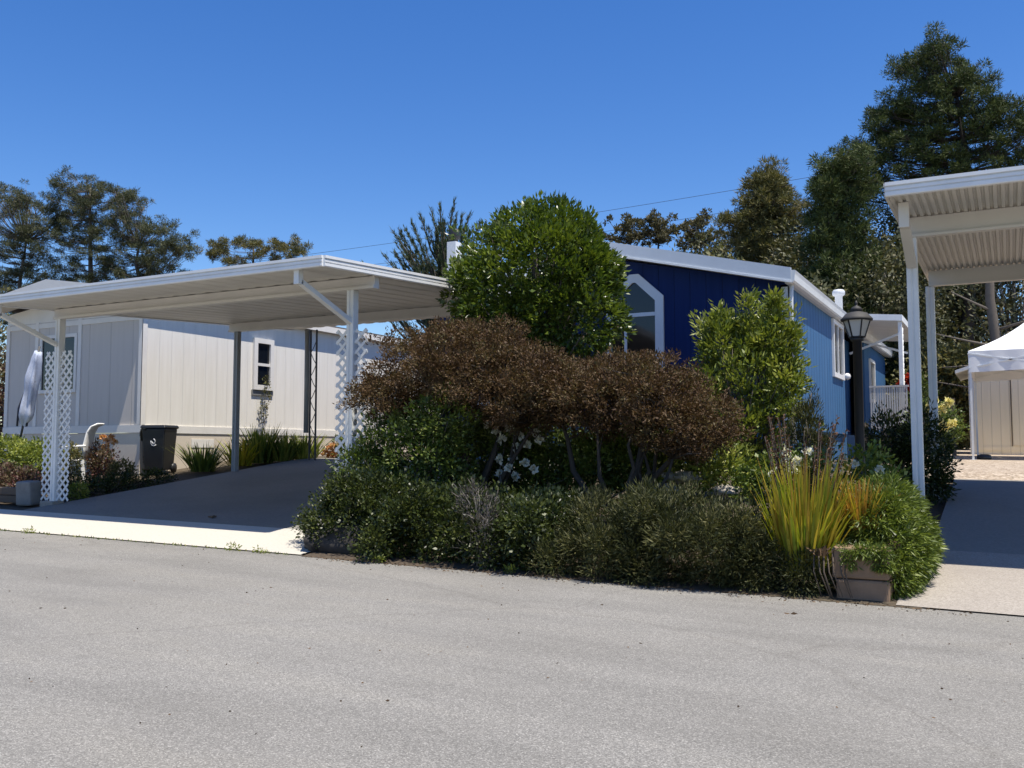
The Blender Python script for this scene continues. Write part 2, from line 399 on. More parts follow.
for yy in (Pf, Pb):
    zt = zs(yy)-.012
    mb = MB().box(XL+.06, XR-.04, yy-.045, yy+.045, zt-.15, zt).box(XL+.06, XR-.04, yy-.07, yy-.046, zt-.152, zt-.115)
    at0(mb.build('beam', M['cream_beam'], cp), cp)
def post_mb(x, y, z1, w=.1):
    z0 = gz(x,y)-.06
    mb = MB(); s = w/2
    mb.prism([(x-s,y-s),(x-.2*s,y-s),(x-.2*s,y-.8*s),(x+.2*s,y-.8*s),(x+.2*s,y-s),(x+s,y-s),(x+s,y+s),(x-s,y+s)], 'z', z0, z1)
    return mb
XPl, XPr = -12.80, -7.24
for x in (XPl, XPr):
    zt = zs(Pf)-.16
    po = at0(post_mb(x, Pf, zt, .105).build('post', M['white_metal'], cp, .004), cp)
    # front brace: rises from the post to the front edge
    mb = MB().beam((x,Pf-.05,1.60),(x,8.40,1.955),.075,.06).beam((x,8.38,1.915),(x,8.38,zs(8.38)-.004),.075,.085)
    at0(mb.build('brace', M['white_metal'], cp, .004), cp)
    zt2 = 1.50
    for sx in (-1, 1):
        w_ = .25 if x == XPl else .18
        a = x + sx*.055; b_ = x + sx*(.055+w_)
        lp = lattice_panel(MB(), min(a,b_), max(a,b_), Pf-.01, gz(x,Pf)+.06, zt2)
        at0(lp.build('lattice_panel', M['lattice'], cp), cp)
at0(MB().box(XPl-.2,XPl+.09,Pf-.11,Pf+.1,gz(XPl,Pf)-.05,gz(XPl,Pf)+.05).build('post_footing', M['apron_warm'], cp, .015), cp)
at0(post_mb(-12.72, Pb, zs(Pb)-.164, .095).build('rear_post', M['grey_post'], cp, .004), cp)

# --- neighbouring carport at the right edge
F2, R2, X2L, X2R = 8.92, 14.05, -.90, 5.2
zs2 = lambda y: 2.275 + .009*(y-F2)
c2 = thing('carport', 'tall white carport with ribbed metal underside cut off by the right edge of the photo', 'carport', (2.0,11.2,gz(2,11.2)))
at0(ribbed_roof(X2L, X2R, F2, R2, zs2, .064, .022, flat=.9).build('roof', M['soffit'], c2), c2)
at0(fascia_mb((X2L-.02,F2,2.262),(X2R,F2,2.262),.125,(0,-1,0)).build('front_fascia', M['fascia'], c2), c2)
at0(fascia_mb((X2L,F2-.03,2.258),(X2L,R2,zs2(R2)-.015),.128,(-1,0,0),.03).build('side_fascia', M['cream_beam'], c2), c2)
for yy in (9.93, 13.2):
    zt = zs2(yy)-.005
    mb = MB().box(X2L+.03, X2R, yy-.04, yy+.04, zt-.195, zt).box(X2L+.03, X2R, yy-.075, yy-.041, zt-.199, zt-.175)
    at0(mb.build('beam', M['cream_beam'], c2), c2)
at0(post_mb(-.80, 9.93, zs2(9.93)-.202, .10).build('post', M['white_metal'], c2, .004), c2)
at0(post_mb(-.86, 13.2, zs2(13.2)-.205, .10).build('post', M['white_metal'], c2, .004), c2)
mb = MB().beam((-.80,9.87,1.80),(-.80,9.26,2.08),.09,.06).beam((-.80,9.24,2.04),(-.80,9.24,zs2(9.24)-.004),.09,.08)
at0(mb.build('brace', M['cream_beam'], c2, .004), c2)
at0(post_mb(4.9, 9.93, zs2(9.93)-.202, .10).build('post', M['white_metal'], c2, .004), c2)

# ------------------------------------------------------------------ blue house
def win(parent, kind, axis, a, pts, fr, matf, matg, t=.05, inner=None, bars=(), out=1):
    """window > frame, pane. pts outer polygon in the wall plane; a = wall plane; out = outward sign"""
    w = bpy.data.objects.new(kind, None); w.empty_display_size=.1; link(w, parent)
    at0(w, parent)
    cx = sum(p[0] for p in pts)/len(pts); cz = sum(p[1] for p in pts)/len(pts)
    if inner is None:
        inner = [(p[0]+(fr if p[0]<cx else -fr), p[1]+(fr if p[1]<cz else -fr)) for p in pts]
    f = MB().frame(pts, inner, axis, a-.01*out, a+t*out)
    for (p, q, wd) in bars:
        if axis == 'y': f.beam((p[0],a+t*.4*out,p[1]),(q[0],a+t*.4*out,q[1]), wd, t*.7, up=(0,1,0))
        else: f.beam((a+t*.4*out,p[0],p[1]),(a+t*.4*out,q[0],q[1]), wd, t*.7, up=(1,0,0))
    fo = f.build('frame', matf, w); po = MB().prism(inner, axis, a-.006*out, a+.012*out).build('pane', matg, w)
    return w
BX0, BX1, BY0, BY1 = -10.55, -3.34, 16.6, 31.0
bh = thing('blue_house', 'blue house with a navy gabled front, pale fascia and a pointed window behind the shrubs', 'house', (-6.9, 20, gz(-6.9,20)))
g0 = gz(-6,16.6)-.3
rx = -6.9
zE, zR = 2.86, 3.70
def bhb(mb, name, mat, par=None, bev=0): 
    o = mb.build(name, mat, par or bh, bev); 
    return at0(o, bh) if par is None else o
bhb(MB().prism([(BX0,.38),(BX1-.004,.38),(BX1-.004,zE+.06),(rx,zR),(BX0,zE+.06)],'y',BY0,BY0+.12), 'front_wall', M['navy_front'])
Yj = 22.75      # the lit wall steps back here under the porch roof
bhb(MB().box(BX1-.14,BX1,BY0+.0,Yj,.42,zE+.02), 'side_wall', M['blue_side'])
bhb(MB().box(BX1-.55,BX1-.41,Yj-.02,BY1,.1,zE+.02).box(BX1-.54,BX1-.142,Yj-.14,Yj-.021,.1,zE), 'recessed_wall', M['recess_shade'])
bhb(MB().box(BX1-.3,BX1-.02,26.3,BY1,.42,zE-.003), 'rear_side_wall', M['blue_side'])
bhb(MB().box(BX0,BX0+.14,BY0+.125,BY1,.4,zE).prism([(BX0,.4),(BX1-.2,.4),(BX1-.2,zE),(rx,zR),(BX0,zE)],'y',BY1-.1,BY1), 'rear_wall', M['blue_side'])
bhb(MB().box(BX1-.10,BX1+.03,BY0+.02,Yj,.36,.455).box(BX0,BX1+.03,BY0-.03,BY0+.018,.36,.455), 'belly_band', M['blue_side'])
bhb(MB().box(BX1-.12,BX1-.03,BY0+.04,BY1,g0,.358).box(BX0,BX1-.03,BY0+.01,BY0+.037,g0,.358), 'skirting', M['blue_side'])
# roof with front overhang
Yo = BY0-.30; XE = BX1+.075
def roofz(x): return zE+.20 + (zR+.22-zE-.20)*(1-abs(x-rx)/(XE-rx))
xl = 2*rx-XE
bhb(MB().prism([(xl,roofz(xl)-.05),(rx,roofz(rx)-.05),(XE,roofz(XE)-.05),(XE,roofz(XE)+.03),(rx,roofz(rx)+.03),(xl,roofz(xl)+.03)],'y',Yo+.03,BY1+.2), 'roof', M['roof_white'])
def slopebox(x0,x1,y0,y1,d0,d1):
    return MB().prism([(x0,roofz(x0)+d0),(x1,roofz(x1)+d0),(x1,roofz(x1)+d1),(x0,roofz(x0)+d1)],'y',y0,y1)
for a,c in ((rx,XE+.04),(xl-.04,rx)):
    bhb(slopebox(a,c,Yo-.03,Yo+.02,-.19,.065), 'barge_board', M['trim_blue'])
    bhb(slopebox(a,c,Yo-.045,Yo-.031,-.20,-.165), 'barge_lip', M['fascia'])
for a,c in ((rx,XE),(xl,rx)): bhb(slopebox(a,c,Yo+.021,BY0-.001,-.17,-.12), 'front_soffit', M['trim_blue'])
bhb(MB().box(BX1+.001,XE,Yo+.025,BY1,zE+.0,zE+.03), 'side_soffit', M['trim_blue'])
# gutter along the side eave
gp = [(XE,zE-.005),(XE+.07,zE+.0),(XE+.095,zE+.03),(XE+.105,zE+.14),(XE+.12,zE+.20),(XE+.09,zE+.21),(XE,zE+.21)]
bhb(MB().prism(gp,'y',Yo-.02,BY1+.2), 'gutter', M['white_metal'])
bhb(MB().box(BX1-.11,BX1+.025,BY0-.03,BY0-.002,.40,zE-.02).box(BX1+.002,BX1+.028,BY0-.03,BY0+.10,.40,zE-.022), 'corner_trim', M['trim_blue'])
bhb(MB().tube([(BX1+.075,BY0-.07,zE+.0),(BX1+.06,BY0-.06,2.6),(BX1+.06,BY0-.06,.1)], .035, 8), 'downspout', M['white_metal'])
# pentagon window
po = [(-6.74,.85),(-5.60,.85),(-5.60,2.86),(-6.08,3.30),(-6.26,3.30),(-6.74,2.86)]
pi_ = [(-6.63,.96),(-5.76,.96),(-5.76,2.78),(-6.14,3.14),(-6.20,3.14),(-6.63,2.78)]
w = win(bh,'window','y',BY0,po,0,M['trim_blue'],M['glass'],.05,pi_,bars=(((-6.63,2.53),(-5.76,2.53),.07),((-6.35,.96),(-6.35,2.52),.05)),out=-1)
# left front window and door hints behind the bushes
win(bh,'window','y',BY0,[(-9.6,.9),(-8.4,.9),(-8.4,2.3),(-9.6,2.3)],.09,M['trim_blue'],M['glass'],.05,out=-1)
# side window
w = win(bh,'window','x',BX1,[(21.05,1.58),(22.45,1.58),(22.45,2.84),(21.05,2.84)],.10,M['fascia'],M['glass_grey'],.05,bars=(((21.75,1.66),(21.75,2.76),.05),),out=1)
win(bh,'window','x',BX1-.02,[(27.2,1.3),(28.2,1.3),(28.2,2.5),(27.2,2.5)],.09,M['fascia'],M['glass_grey'],.05,out=1)
# roof vent
v = MB().lathe([(.09,0),(.09,.62),(.15,.66),(.15,.74),(.12,.78),(.03,.80)],(-3.62,24,roofz(-3.62)+.0),14)
bhb(v,'roof_vent',M['chim'])
ch = bhb(MB().box(-10.71,-10.49,17.2,17.45,2.2,4.52),'chimney',M['chim'])
MB().lathe([(.08,4.50),(.08,4.58),(.13,4.60),(.13,4.78),(.09,4.82)],(-10.60,17.33,0),12).build('chimney_cap',M['lamp_black'],ch)
# porch roof with posts, rail and steps
pr = bpy.data.objects.new('porch', None); link(pr, bh); at0(pr, bh)
Yp0, Yp1, Xp = 22.8, 27.6, -2.08
MB().prism([(BX1+.10,3.02),(Xp,2.92),(Xp,3.06),(BX1+.10,3.16)],'y',Yp0,Yp1).build('porch_roof',M['fascia'],pr)
for yy in (Yp0+.08, Yp1-.1):
    MB().box(Xp-.10,Xp-.02,yy,yy+.08,gz(-2,yy)-.1,2.92).build('porch_post',M['white_metal'],pr)
lo = lattice_panel(MB(),-.0,.3,0,0,2.2).build('porch_lattice',M['lattice'],pr)
lo.location = (Xp-.03,Yp0+.2,.6); lo.rotation_euler=(0,0,PI/2)
mb = MB()
for k in range(16): mb.box(-2.80+.05*k,-2.765+.05*k,Yp0-.02,Yp0+.01,.45,1.42)
mb.box(-2.82,-1.98,Yp0-.03,Yp0+.02,1.42,1.46)
mb.build('railing',M['pale_wood'],pr)
mb = MB().box(-3.05,-2.84,22.1,22.72,.52,.60).box(-3.0,-2.93,22.12,22.2,-.3,.52).box(-2.98,-2.86,22.6,22.68,-.3,.52)
for k in range(3): mb.box(-3.03+.07*k,-2.98+.07*k,22.13,22.16,-.3,.52)
mb.build('step_rail',M['rail_wood'],pr)
MB().beam((BX1,23.6,2.30),(Xp-.06,23.6,2.75),.03,.05).build('porch_bracket',M['white_metal'],pr)
MB().beam((BX1,24.6,2.75),(Xp-.06,24.6,2.35),.03,.05).build('porch_bracket',M['white_metal'],pr)
sl = MB().lathe([(.02,0),(.07,.03),(.08,.08),(.06,.13),(.02,.15)],(-3.29,22.78,1.62),12).build('porch_light',M['fascia'],pr)
# white stair rail at the far left side of the blue house
mb = MB()
sr = thing('stair_railing','small white slatted stair railing seen through the gap beside the carport lattice post','railing',(-12.35,17.2,gz(-12.3,17.2)))
for k in range(7): mb.box(-.36+.12*k,-.325+.12*k,-.02,.02,0.02,1.25)
mb.box(-.4,.42,-.03,.03,1.25,1.31).box(-.4,.42,-.025,.025,.35,.40)
mb.build('balusters',M['pale_wood'],sr)

# ------------------------------------------------------------------ beige house
HX0, HX1, HY0, HY1 = -18.72, -14.6, 12.5, 27.0
eh = thing('beige_house','pale beige house with white trim and a low gable behind the carport','house',(-16.6,18,gz(-16.6,18)))
def ehb(mb,name,mat,bev=0): return at0(mb.build(name,mat,eh,bev),eh)
zE2, zR2 = 2.84, 3.16; rx2 = -16.66
ge = gz(-15,12.5)-.3
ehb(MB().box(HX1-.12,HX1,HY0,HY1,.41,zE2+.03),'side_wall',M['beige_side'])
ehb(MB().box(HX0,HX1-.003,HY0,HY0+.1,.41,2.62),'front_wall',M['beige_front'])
ehb(MB().prism([(HX0,2.622),(HX1-.01,2.622),(HX1-.01,zE2),(rx2,zR2-.06),(HX0,zE2)],'y',HY0+.003,HY0+.1),'gable_wall',M['beige_trim'])
ehb(MB().box(HX0,HX1-.12,HY1-.1,HY1,.41,zE2).box(HX0,HX0+.1,HY0+.105,HY1-.101,.41,zE2),'rear_wall',M['beige_side'])
ehb(MB().box(HX1-.1,HX1+.02,HY0,HY1,.33,.475).box(HX0,HX1+.03,HY0-.03,HY0-.002,.33,.475),'belly_band',M['beige_trim'])
ehb(MB().box(HX1-.1,HX1+.004,HY0+.02,HY1,ge,.325).box(HX0,HX1,HY0-.012,HY0+.018,ge,.325),'skirting',M['skirt'])
xe2 = HX1+.125; xl2 = 2*rx2-xe2
def rz2(x): return zE2+.14+(zR2-zE2)*(1-abs(x-rx2)/(xe2-rx2))
def sb2(x0,x1,y0,y1,d0,d1): return MB().prism([(x0,rz2(x0)+d0),(x1,rz2(x1)+d0),(x1,rz2(x1)+d1),(x0,rz2(x0)+d1)],'y',y0,y1)
ehb(MB().prism([(xl2,rz2(xl2)-.03),(rx2,rz2(rx2)-.03),(xe2,rz2(xe2)-.03),(xe2,rz2(xe2)+.03),(rx2,rz2(rx2)+.03),(xl2,rz2(xl2)+.03)],'y',11.93,HY1+.2),'roof',M['shingle'])
for a,c in ((rx2,xe2+.03),(xl2-.03,rx2)):
    ehb(sb2(a,c,11.88,11.925,-.15,.05),'barge_board',M['beige_trim'])
ehb(MB().box(HX1+.002,xe2,HY0-.55,HY1,zE2,zE2+.025).box(xe2,xe2+.03,HY0-.6,HY1,zE2-.01,zE2+.13),'eave_fascia',M['beige_trim'])
for a,c in ((rx2,xe2),(xl2,rx2)): ehb(sb2(a,c,11.93,HY0-.002,-.075,-.033),'front_soffit',M['beige_trim'])
ehb(MB().box(HX1-.09,HX1+.02,HY0-.028,HY0-.001,.48,2.83).box(HX1+.002,HX1+.022,HY0-.028,HY0+.08,.48,2.83),'corner_trim',M['beige_trim'])
for x in (-18.66,-17.72,-16.40): ehb(MB().box(x-.05,x+.05,HY0-.022,HY0-.001,.48,2.62),'batten',M['beige_trim'])
ehb(MB().box(HX0,HX1-.1,HY0-.018,HY0-.001,2.50,2.60),'head_trim',M['beige_trim'])
win(eh,'window','y',HY0,[(-17.60,1.15),(-16.46,1.15),(-16.46,2.34),(-17.60,2.34)],.07,M['beige_trim'],M['glass'],.04,bars=(((-17.03,1.2),(-17.03,2.3),.05),),out=-1)
win(eh,'window','x',HX1,[(15.44,1.32),(16.06,1.32),(16.06,2.46),(15.44,2.46)],.11,M['beige_trim'],M['glass'],.06,bars=(((15.52,1.88),(15.98,1.88),.06),),out=1)
ehb(MB().box(HX1+.003,HX1+.03,15.42,16.08,1.20,1.316),'window_apron',M['grey_block'])
ehb(MB().box(HX1+.004,HX1+.016,13.75,14.35,.05,.22),'skirt_vent',M['beige_trim'])
# wrought post with a grey conduit at the edge of the driveway
ip = thing('iron_post','slim dark iron trellis post with two uprights at the back of the driveway','post',(-12.32,14.75,gz(-12.32,14.75)))
mb = MB(); H = 2.62
for dx in (-.075,.075): mb.beam((dx,0,-.05),(dx,0,H),.028,.028)
k = 0
while k*.24 < H-.3:
    s = 1 if k%2 else -1
    mb.tube([(-.07*s,0,k*.24),(0,.0,k*.24+.10),(.07*s,0,k*.24+.24)],.008,5); k += 1
mb.build('trellis',M['iron'],ip)
MB().tube([(-.15,-.02,.55),(-.15,-.02,2.64)],.05,10).build('conduit',M['grey_post'],ip)

# ------------------------------------------------------------------ street lamp
lp = thing('street_lamp','black post lamp with a tapered frosted lantern beside the blue house','street lamp',(-1.42,10.6,gz(-1.42,10.6)))
zl = 1.18 - lp.location.z
MB().lathe([(.085,-.1),(.085,.25),(.06,.3),(.05,.34),(.047,zl-.02),(.07,zl-.01),(.07,zl+.02),(.04,zl+.03)],(0,0,0),14).build('pole',M['lamp_black'],lp)
MB().lathe([(.075,zl+.03),(.135,zl+.205)],(0,0,0),6,False).build('lantern_glass',M['lamp_glass'],lp)
mb = MB()
for k in range(6):
    t = 2*PI*k/6; mb.beam((.078*math.cos(t),.078*math.sin(t),zl+.02),(.139*math.cos(t),.139*math.sin(t),zl+.21),.012,.012)
mb.lathe([(.085,zl+.02),(.085,zl+.035)],n=6); mb.build('lantern_cage',M['lamp_black'],lp)
MB().lathe([(.163,zl+.205),(.167,zl+.22),(.15,zl+.24),(.11,zl+.285),(.06,zl+.30),(.06,zl+.315),(.068,zl+.32),(.045,zl+.35),(.014,zl+.37),(.014,zl+.385),(.018,zl+.395),(.004,zl+.425)],(0,0,0),20).build('lantern_cap',M['lamp_cap'],lp)

# ------------------------------------------------------------------ tent and shed
tx, ty = -.71, 21.3; tz = gz(tx,ty)
tn = thing('canopy_tent','white pop-up canopy tent standing on gravel in front of the cream shed','tent',(tx,ty,tz))
e = 2.02-tz; a = 3.05
def sag(t): return -.12*math.sin(PI*t)
mb = MB(); n=8; c=(a/2,a/2,e+1.05)
rings = []
for i in range(n+1):
    t = i/n; h = a/2*(1-t*.97); z = e + 1.05*t + sag(t)
    rings.append([(a/2-h,a/2-h,z),(a/2+h,a/2-h,z),(a/2+h,a/2+h,z),(a/2-h,a/2+h,z)])
for i in range(n):
    mb.add(rings[i]+rings[i+1], [(k,(k+1)%4,4+(k+1)%4,4+k) for k in range(4)])
mb.build('canopy',M['tent'],tn)
mb = MB(); wv = 24
for s in range(4):
    cs = [(0,0),(a,0),(a,a),(0,a)]; p, q = cs[s], cs[(s+1)%4]
    vs = []
    for r_, z in ((0,e),(1,e-.22),(2,e-.44)):
        for k in range(wv+1):
            t = k/wv; o = .012*r_*math.sin(k*1.9+s)
            d = (q[1]-p[1])/a, -(q[0]-p[0])/a
            zz = z + (.03*math.sin(PI*t)*(-1 if r_==0 else 1) if r_ else 0)
            vs.append((p[0]+(q[0]-p[0])*t+d[0]*o, p[1]+(q[1]-p[1])*t+d[1]*o, zz))
    mb.add(vs, [(i*(wv+1)+k,i*(wv+1)+k+1,(i+1)*(wv+1)+k+1,(i+1)*(wv+1)+k) for i in range(2) for k in range(wv)], True)
mb.build('valance',M['tent'],tn)
for x, y in ((.03,.03),(a-.03,.03),(a-.03,a-.03),(.03,a-.03)):
    MB().box(x-.02,x+.02,y-.02,y+.02,-.02,e-.02).box(x-.06,x+.06,y-.06,y+.06,-.01,.012).build('leg',M['white_metal'],tn)
mb = MB()
for p, q in (((0,0),(a,0)),((a,0),(a,a)),((a,a),(0,a)),((0,a),(0,0))):
    mid = ((p[0]+q[0])/2,(p[1]+q[1])/2)
    mb.beam((p[0],p[1],e-.05),(mid[0],mid[1],e-.35),.02,.025).beam((p[0],p[1],e-.35),(mid[0],mid[1],e-.05),.02,.025).beam((mid[0],mid[1],e-.35),(q[0],q[1],e-.05),.02,.025).beam((mid[0],mid[1],e-.05),(q[0],q[1],e-.35),.02,.025)
mb.build('scissor_frame',M['white_metal'],tn)
wt = MB().lathe([(.12,0),(.14,.03),(.13,.10),(.05,.12)],(0,0,0),12).build('tent_weight',M['bin']); wt.location=(tx+.22,ty+.35,gz(tx,ty)); tag(wt,'small dark round weight beside the leg of the white canopy tent','weight')
sx0, sy0 = -.86, 25.9; sz = gz(sx0,sy0)
sh = thing('garden_shed','cream wooden shed with board doors behind the white canopy tent','shed',(sx0,sy0,sz))
MB().box(0,3.2,0,2.4,-.1,2.15).build('wall',M['shed'],sh)
MB().box(.0,.10,-.022,-.002,0,2.14).box(-.022,-.002,-.02,.1,0,2.14).build('corner_trim',M['shed_trim'],sh)
MB().box(.102,3.2,-.016,-.002,.10,.20).build('base_trim',M['shed'],sh)
d = MB().box(.92,1.78,-.035,-.002,.22,2.0).box(1.80,2.66,-.035,-.002,.22,2.0).build('door',M['shed'],sh)
MB().box(.89,.905,-.02,-.002,.205,2.03).box(.905,2.69,-.02,-.002,2.015,2.04).build('door_gap',M['rail_wood'],sh)
MB().prism([(-.3,2.0),(1.6,2.62),(3.5,2.0),(3.5,2.08),(1.6,2.72),(-.3,2.08)],'y',-.25,2.6).build('roof',M['shed_trim'],sh)

# wooden fence behind the rear post
fn = thing('wooden_fence','grey weathered wooden fence behind the yellow rose bush left of the shed','fence',(-1.75,24.5,gz(-1.7,24.5)))
mb = MB()
for k in range(9): mb.box(-1.0+.16*k,-.86+.16*k,0,.02,.05,1.15+.03*(k%2))
mb.build('boards',M['wood'],fn)
for x in (-1.05,.15,.52): MB().box(x,x+.1,-.06,-.002,-.1,1.35).build('fence_post',M['wood'],fn)
MB().box(-1.0,.55,.021,.05,.3,.4).box(-1.0,.55,.021,.05,.9,1.0).build('rail',M['wood'],fn)

# ------------------------------------------------------------------ small things on the left
bx, by = -15.05, 12.15
bn = thing('wheelie_bin','black wheeled rubbish bin with a pale printed mark beside the beige wall','bin',(-14.15,12.75,gz(-14.15,12.75)-.02), .35)
bn.scale=(.86,.86,.92); bn.location.x-=.22
def taper(w0,w1,d0,d1,z0,z1):
    return MB().add([(-w0/2,-d0/2,z0),(w0/2,-d0/2,z0),(w0/2,d0/2,z0),(-w0/2,d0/2,z0),(-w1/2,-d1/2,z1),(w1/2,-d1/2,z1),(w1/2,d1/2,z1),(-w1/2,d1/2,z1)],
       [(0,3,2,1),(4,5,6,7),(0,1,5,4),(1,2,6,5),(2,3,7,6),(3,0,4,7)])
taper(.44,.54,.48,.58,.06,.92).build('body',M['bin'],bn,.025)
taper(.60,.56,.66,.60,.922,.985).build('lid',M['bin'],bn,.02)
for s in (-1,1):
    o = MB().tube([(s*.20,.22,.10),(s*.26,.22,.10)],.10,16).build('wheel',M['lamp_black'],bn)
MB().tube([(-.24,.31,.93),(-.24,.36,.93),(.24,.36,.93),(.24,.31,.93)],.018,8).build('handle',M['bin'],bn)
mk = MB()
for pts in ([(.0,.57),(.03,.60),(.045,.64),(.035,.68),(.01,.70)],[(-.05,.66),(-.055,.61),(-.03,.57),(.02,.555),(.07,.575)],[(-.03,.64),(-.01,.60),(.03,.62)]):
    mk.tube([(x,-.268-.058*(z-.5)*.9,z) for x,z in pts],.012,5)
mk.build('printed_mark',M['mark'],bn)
hs = thing('garden_hose','dark garden hose looped upright between the beige house corner and the black bin','hose',(-14.52,12.5,gz(-14.52,12.5)))
MB().tube([(.0,.15,.02),(-.10,.10,.25),(-.12,.05,.55),(-.06,0,.78),(.02,-.03,.86),(.10,-.03,.83)],.035,8).build('hose_loop',M['hose'],hs)

# white moulded chair seen from the side
chx, chy = -14.05, 11.0
chx-=.42; cr = thing('garden_chair','white moulded plastic garden chair with a tall curved back beside the lattice post','chair',(chx,chy,gz(chx,chy)+.02), .55)
def shell(prof, w0, w1, th):
    mb = MB(); n = len(prof); vs=[]
    for i,(x,z) in enumerate(prof):
        w = w0+(w1-w0)*i/(n-1)
        for k in range(7):
            u = k/6-.5; vs.append((x+.05*(2*u)**2*-1*(1 if i>0 else 0), u*w, z))
    return mb.add(vs,[(i*7+k,i*7+k+1,(i+1)*7+k+1,(i+1)*7+k) for i in range(n-1) for k in range(6)],True)
def solid(o,t):
    m=o.modifiers.new('Solid','SOLIDIFY'); m.thickness=t; m.offset=0; return o
solid(shell([(.20,.44),(.24,.60),(.27,.75),(.30,.90),(.36,1.0),(.47,1.05)],.46,.30,.02).build('backrest',M['chair'],cr),.022)
solid(shell([(-.25,.43),(-.1,.42),(.1,.40),(.21,.42)],.46,.46,.02).build('seat',M['chair'],cr),.022)
for sx,sy in ((-1,-1),(-1,1),(1,-1),(1,1)):
    MB().beam((sx*.20,sy*.20,.42),(sx*.26,sy*.25,0),.05,.035).build('leg',M['chair'],cr)
for s in (-1,1):
    MB().tube([(-.22,s*.24,.43),(-.20,s*.26,.62),(.0,s*.27,.65),(.26,s*.23,.66)],.022,8).build('armrest',M['chair'],cr)

# folded parasol
um = thing('folded_parasol','folded pale blue parasol with a dark cap leaning in the bed at the far left','parasol',(-15.66,11.0,gz(-15.66,11)))
zb = -um.location.z
p0 = Vector((-.26,0,.46+zb)); p1 = Vector((.10,0,1.78+zb))
mb = MB(); vs=[]; n=30; rows=22
for i in range(rows+1):
    t=i/rows; c=p0.lerp(p1,t); r = .085+.022*(1-t)-.04*max(0,t-.9)*10+.010*math.sin(t*13)-.05*max(0,.12-t)*8
    if t<.06: r*=.8
    for k in range(n):
        a_=2*PI*k/n; rr=r*(1+.34*math.cos(a_*5+t*5)+.08*math.sin(a_*2+t*17)); vs.append((c.x+rr*math.cos(a_),c.y+rr*math.sin(a_),c.z-.03*math.cos(a_)))
mb.add(vs,[(i*n+k,i*n+(k+1)%n,(i+1)*n+(k+1)%n,(i+1)*n+k) for i in range(rows) for k in range(n)]+[tuple(rows*n+k for k in range(n))],True)
mb.build('canopy',M['cloth'],um)
mb = MB()
for k in range(3):
    a_=k*2.1; mb.tube([p0+Vector((.10*math.cos(a_),.10*math.sin(a_),-.03)),p0+Vector((.085*math.cos(a_),.085*math.sin(a_),.3)),p0.lerp(p1,.6)+Vector((.06*math.cos(a_),.06*math.sin(a_),0))],.020,6)
mb.build('dark_trim',M['dark_cloth'],um)
MB().tube([p0+Vector((-.13,0,-.45)),p0,p1+Vector((.02,0,.1))],.02,8).build('pole',M['iron'],um)

blk = MB().box(-.14,.14,-.12,.12,-.03,.34).build('concrete_block',M['grey_block'],None,.03); blk.location=(-13.35,9.36,gz(-13.35,9.36)); blk.rotation_euler=(0.06,0,.2)
tag(blk,'rounded grey concrete block beside the left lattice post','block')
# low timber edging of the left bed
ed = thing('bed_edging','low dark timber edging in front of the plants at the far left','edging',(-14.9,9.35,gz(-14.9,9.35)))
for z in (0,.12): MB().box(-1.6,1.35,-.05-z*.1,.06,z-.02,z+.095).build('timber',M['rail_wood'],ed,.01)

# ------------------------------------------------------------------ planter blocks in front of the flax
pw = thing('planter_wall','two-course weathered block planter corner under the yellow flax','planter wall',(-1.04,7.86,gz(-1,7.8)))
for z0, z1, xo in ((-.03,.155,0),(.16,.40,-.03)):
    for x0,x1 in ((-.20+xo,.19),):
        MB().box(x0,x1,-.12,.12,z0,z1).build('block',M['block'],pw,.02)
for x,z0,z1 in ((.075,-.03,.15),(.075,.155,.39)):
    MB().box(x-.11,x+.11,.125,.9,z0,z1).build('side_block',M['block'],pw,.02)

# rocks
def rock(name,label,loc,r,mat,seed,group=None):
    rr = random.Random(seed); mb = MB(); n=12; m=8; vs=[]
    for i in range(m+1):
        ph = -PI/2+PI*i/m
        for k in range(n):
            t=2*PI*k/n; f=1+.16*math.sin(3*t+seed)+.14*math.sin(2*ph*2+t*2+seed*2)+rr.uniform(-.07,.07)
            vs.append((r[0]*f*math.cos(ph)*math.cos(t),r[1]*f*math.cos(ph)*math.sin(t),r[2]*f*math.sin(ph)))
    mb.add(vs,[(i*n+k,i*n+(k+1)%n,(i+1)*n+(k+1)%n,(i+1)*n+k) for i in range(m) for k in range(n)],True)
    o=mb.build(name,mat); o.location=loc; return tag(o,label,'rock',group)
rock('boulder','dark boulder under the overhang of the left mounded shrub at the road edge',(-6.25,8.05,gz(-6.3,8.05)+.08),(.36,.24,.20),M['rock'],3)
rock('boulder','large dark boulder at the driveway corner under the mounded shrub',(-6.60,8.05,gz(-6.6,8.05)+.06),(.18,.24,.16),M['rock'],5)
rock('flat_stone','pale flat stone, the lower one behind the olive rosemary hedge',(-3.38,9.75,-.44),(.24,.12,.075),M['pale_rock'],8)
rock('flat_stone','pale flat stone, the upper one beneath the right copper shrub',(-3.18,9.95,-.29),(.26,.12,.06),M['pale_rock'],9)
rock('flat_stone','small pale stone left of the yellow flax behind the hedge',(-2.62,9.75,-.43),(.16,.10,.06),M['pale_rock'],12)

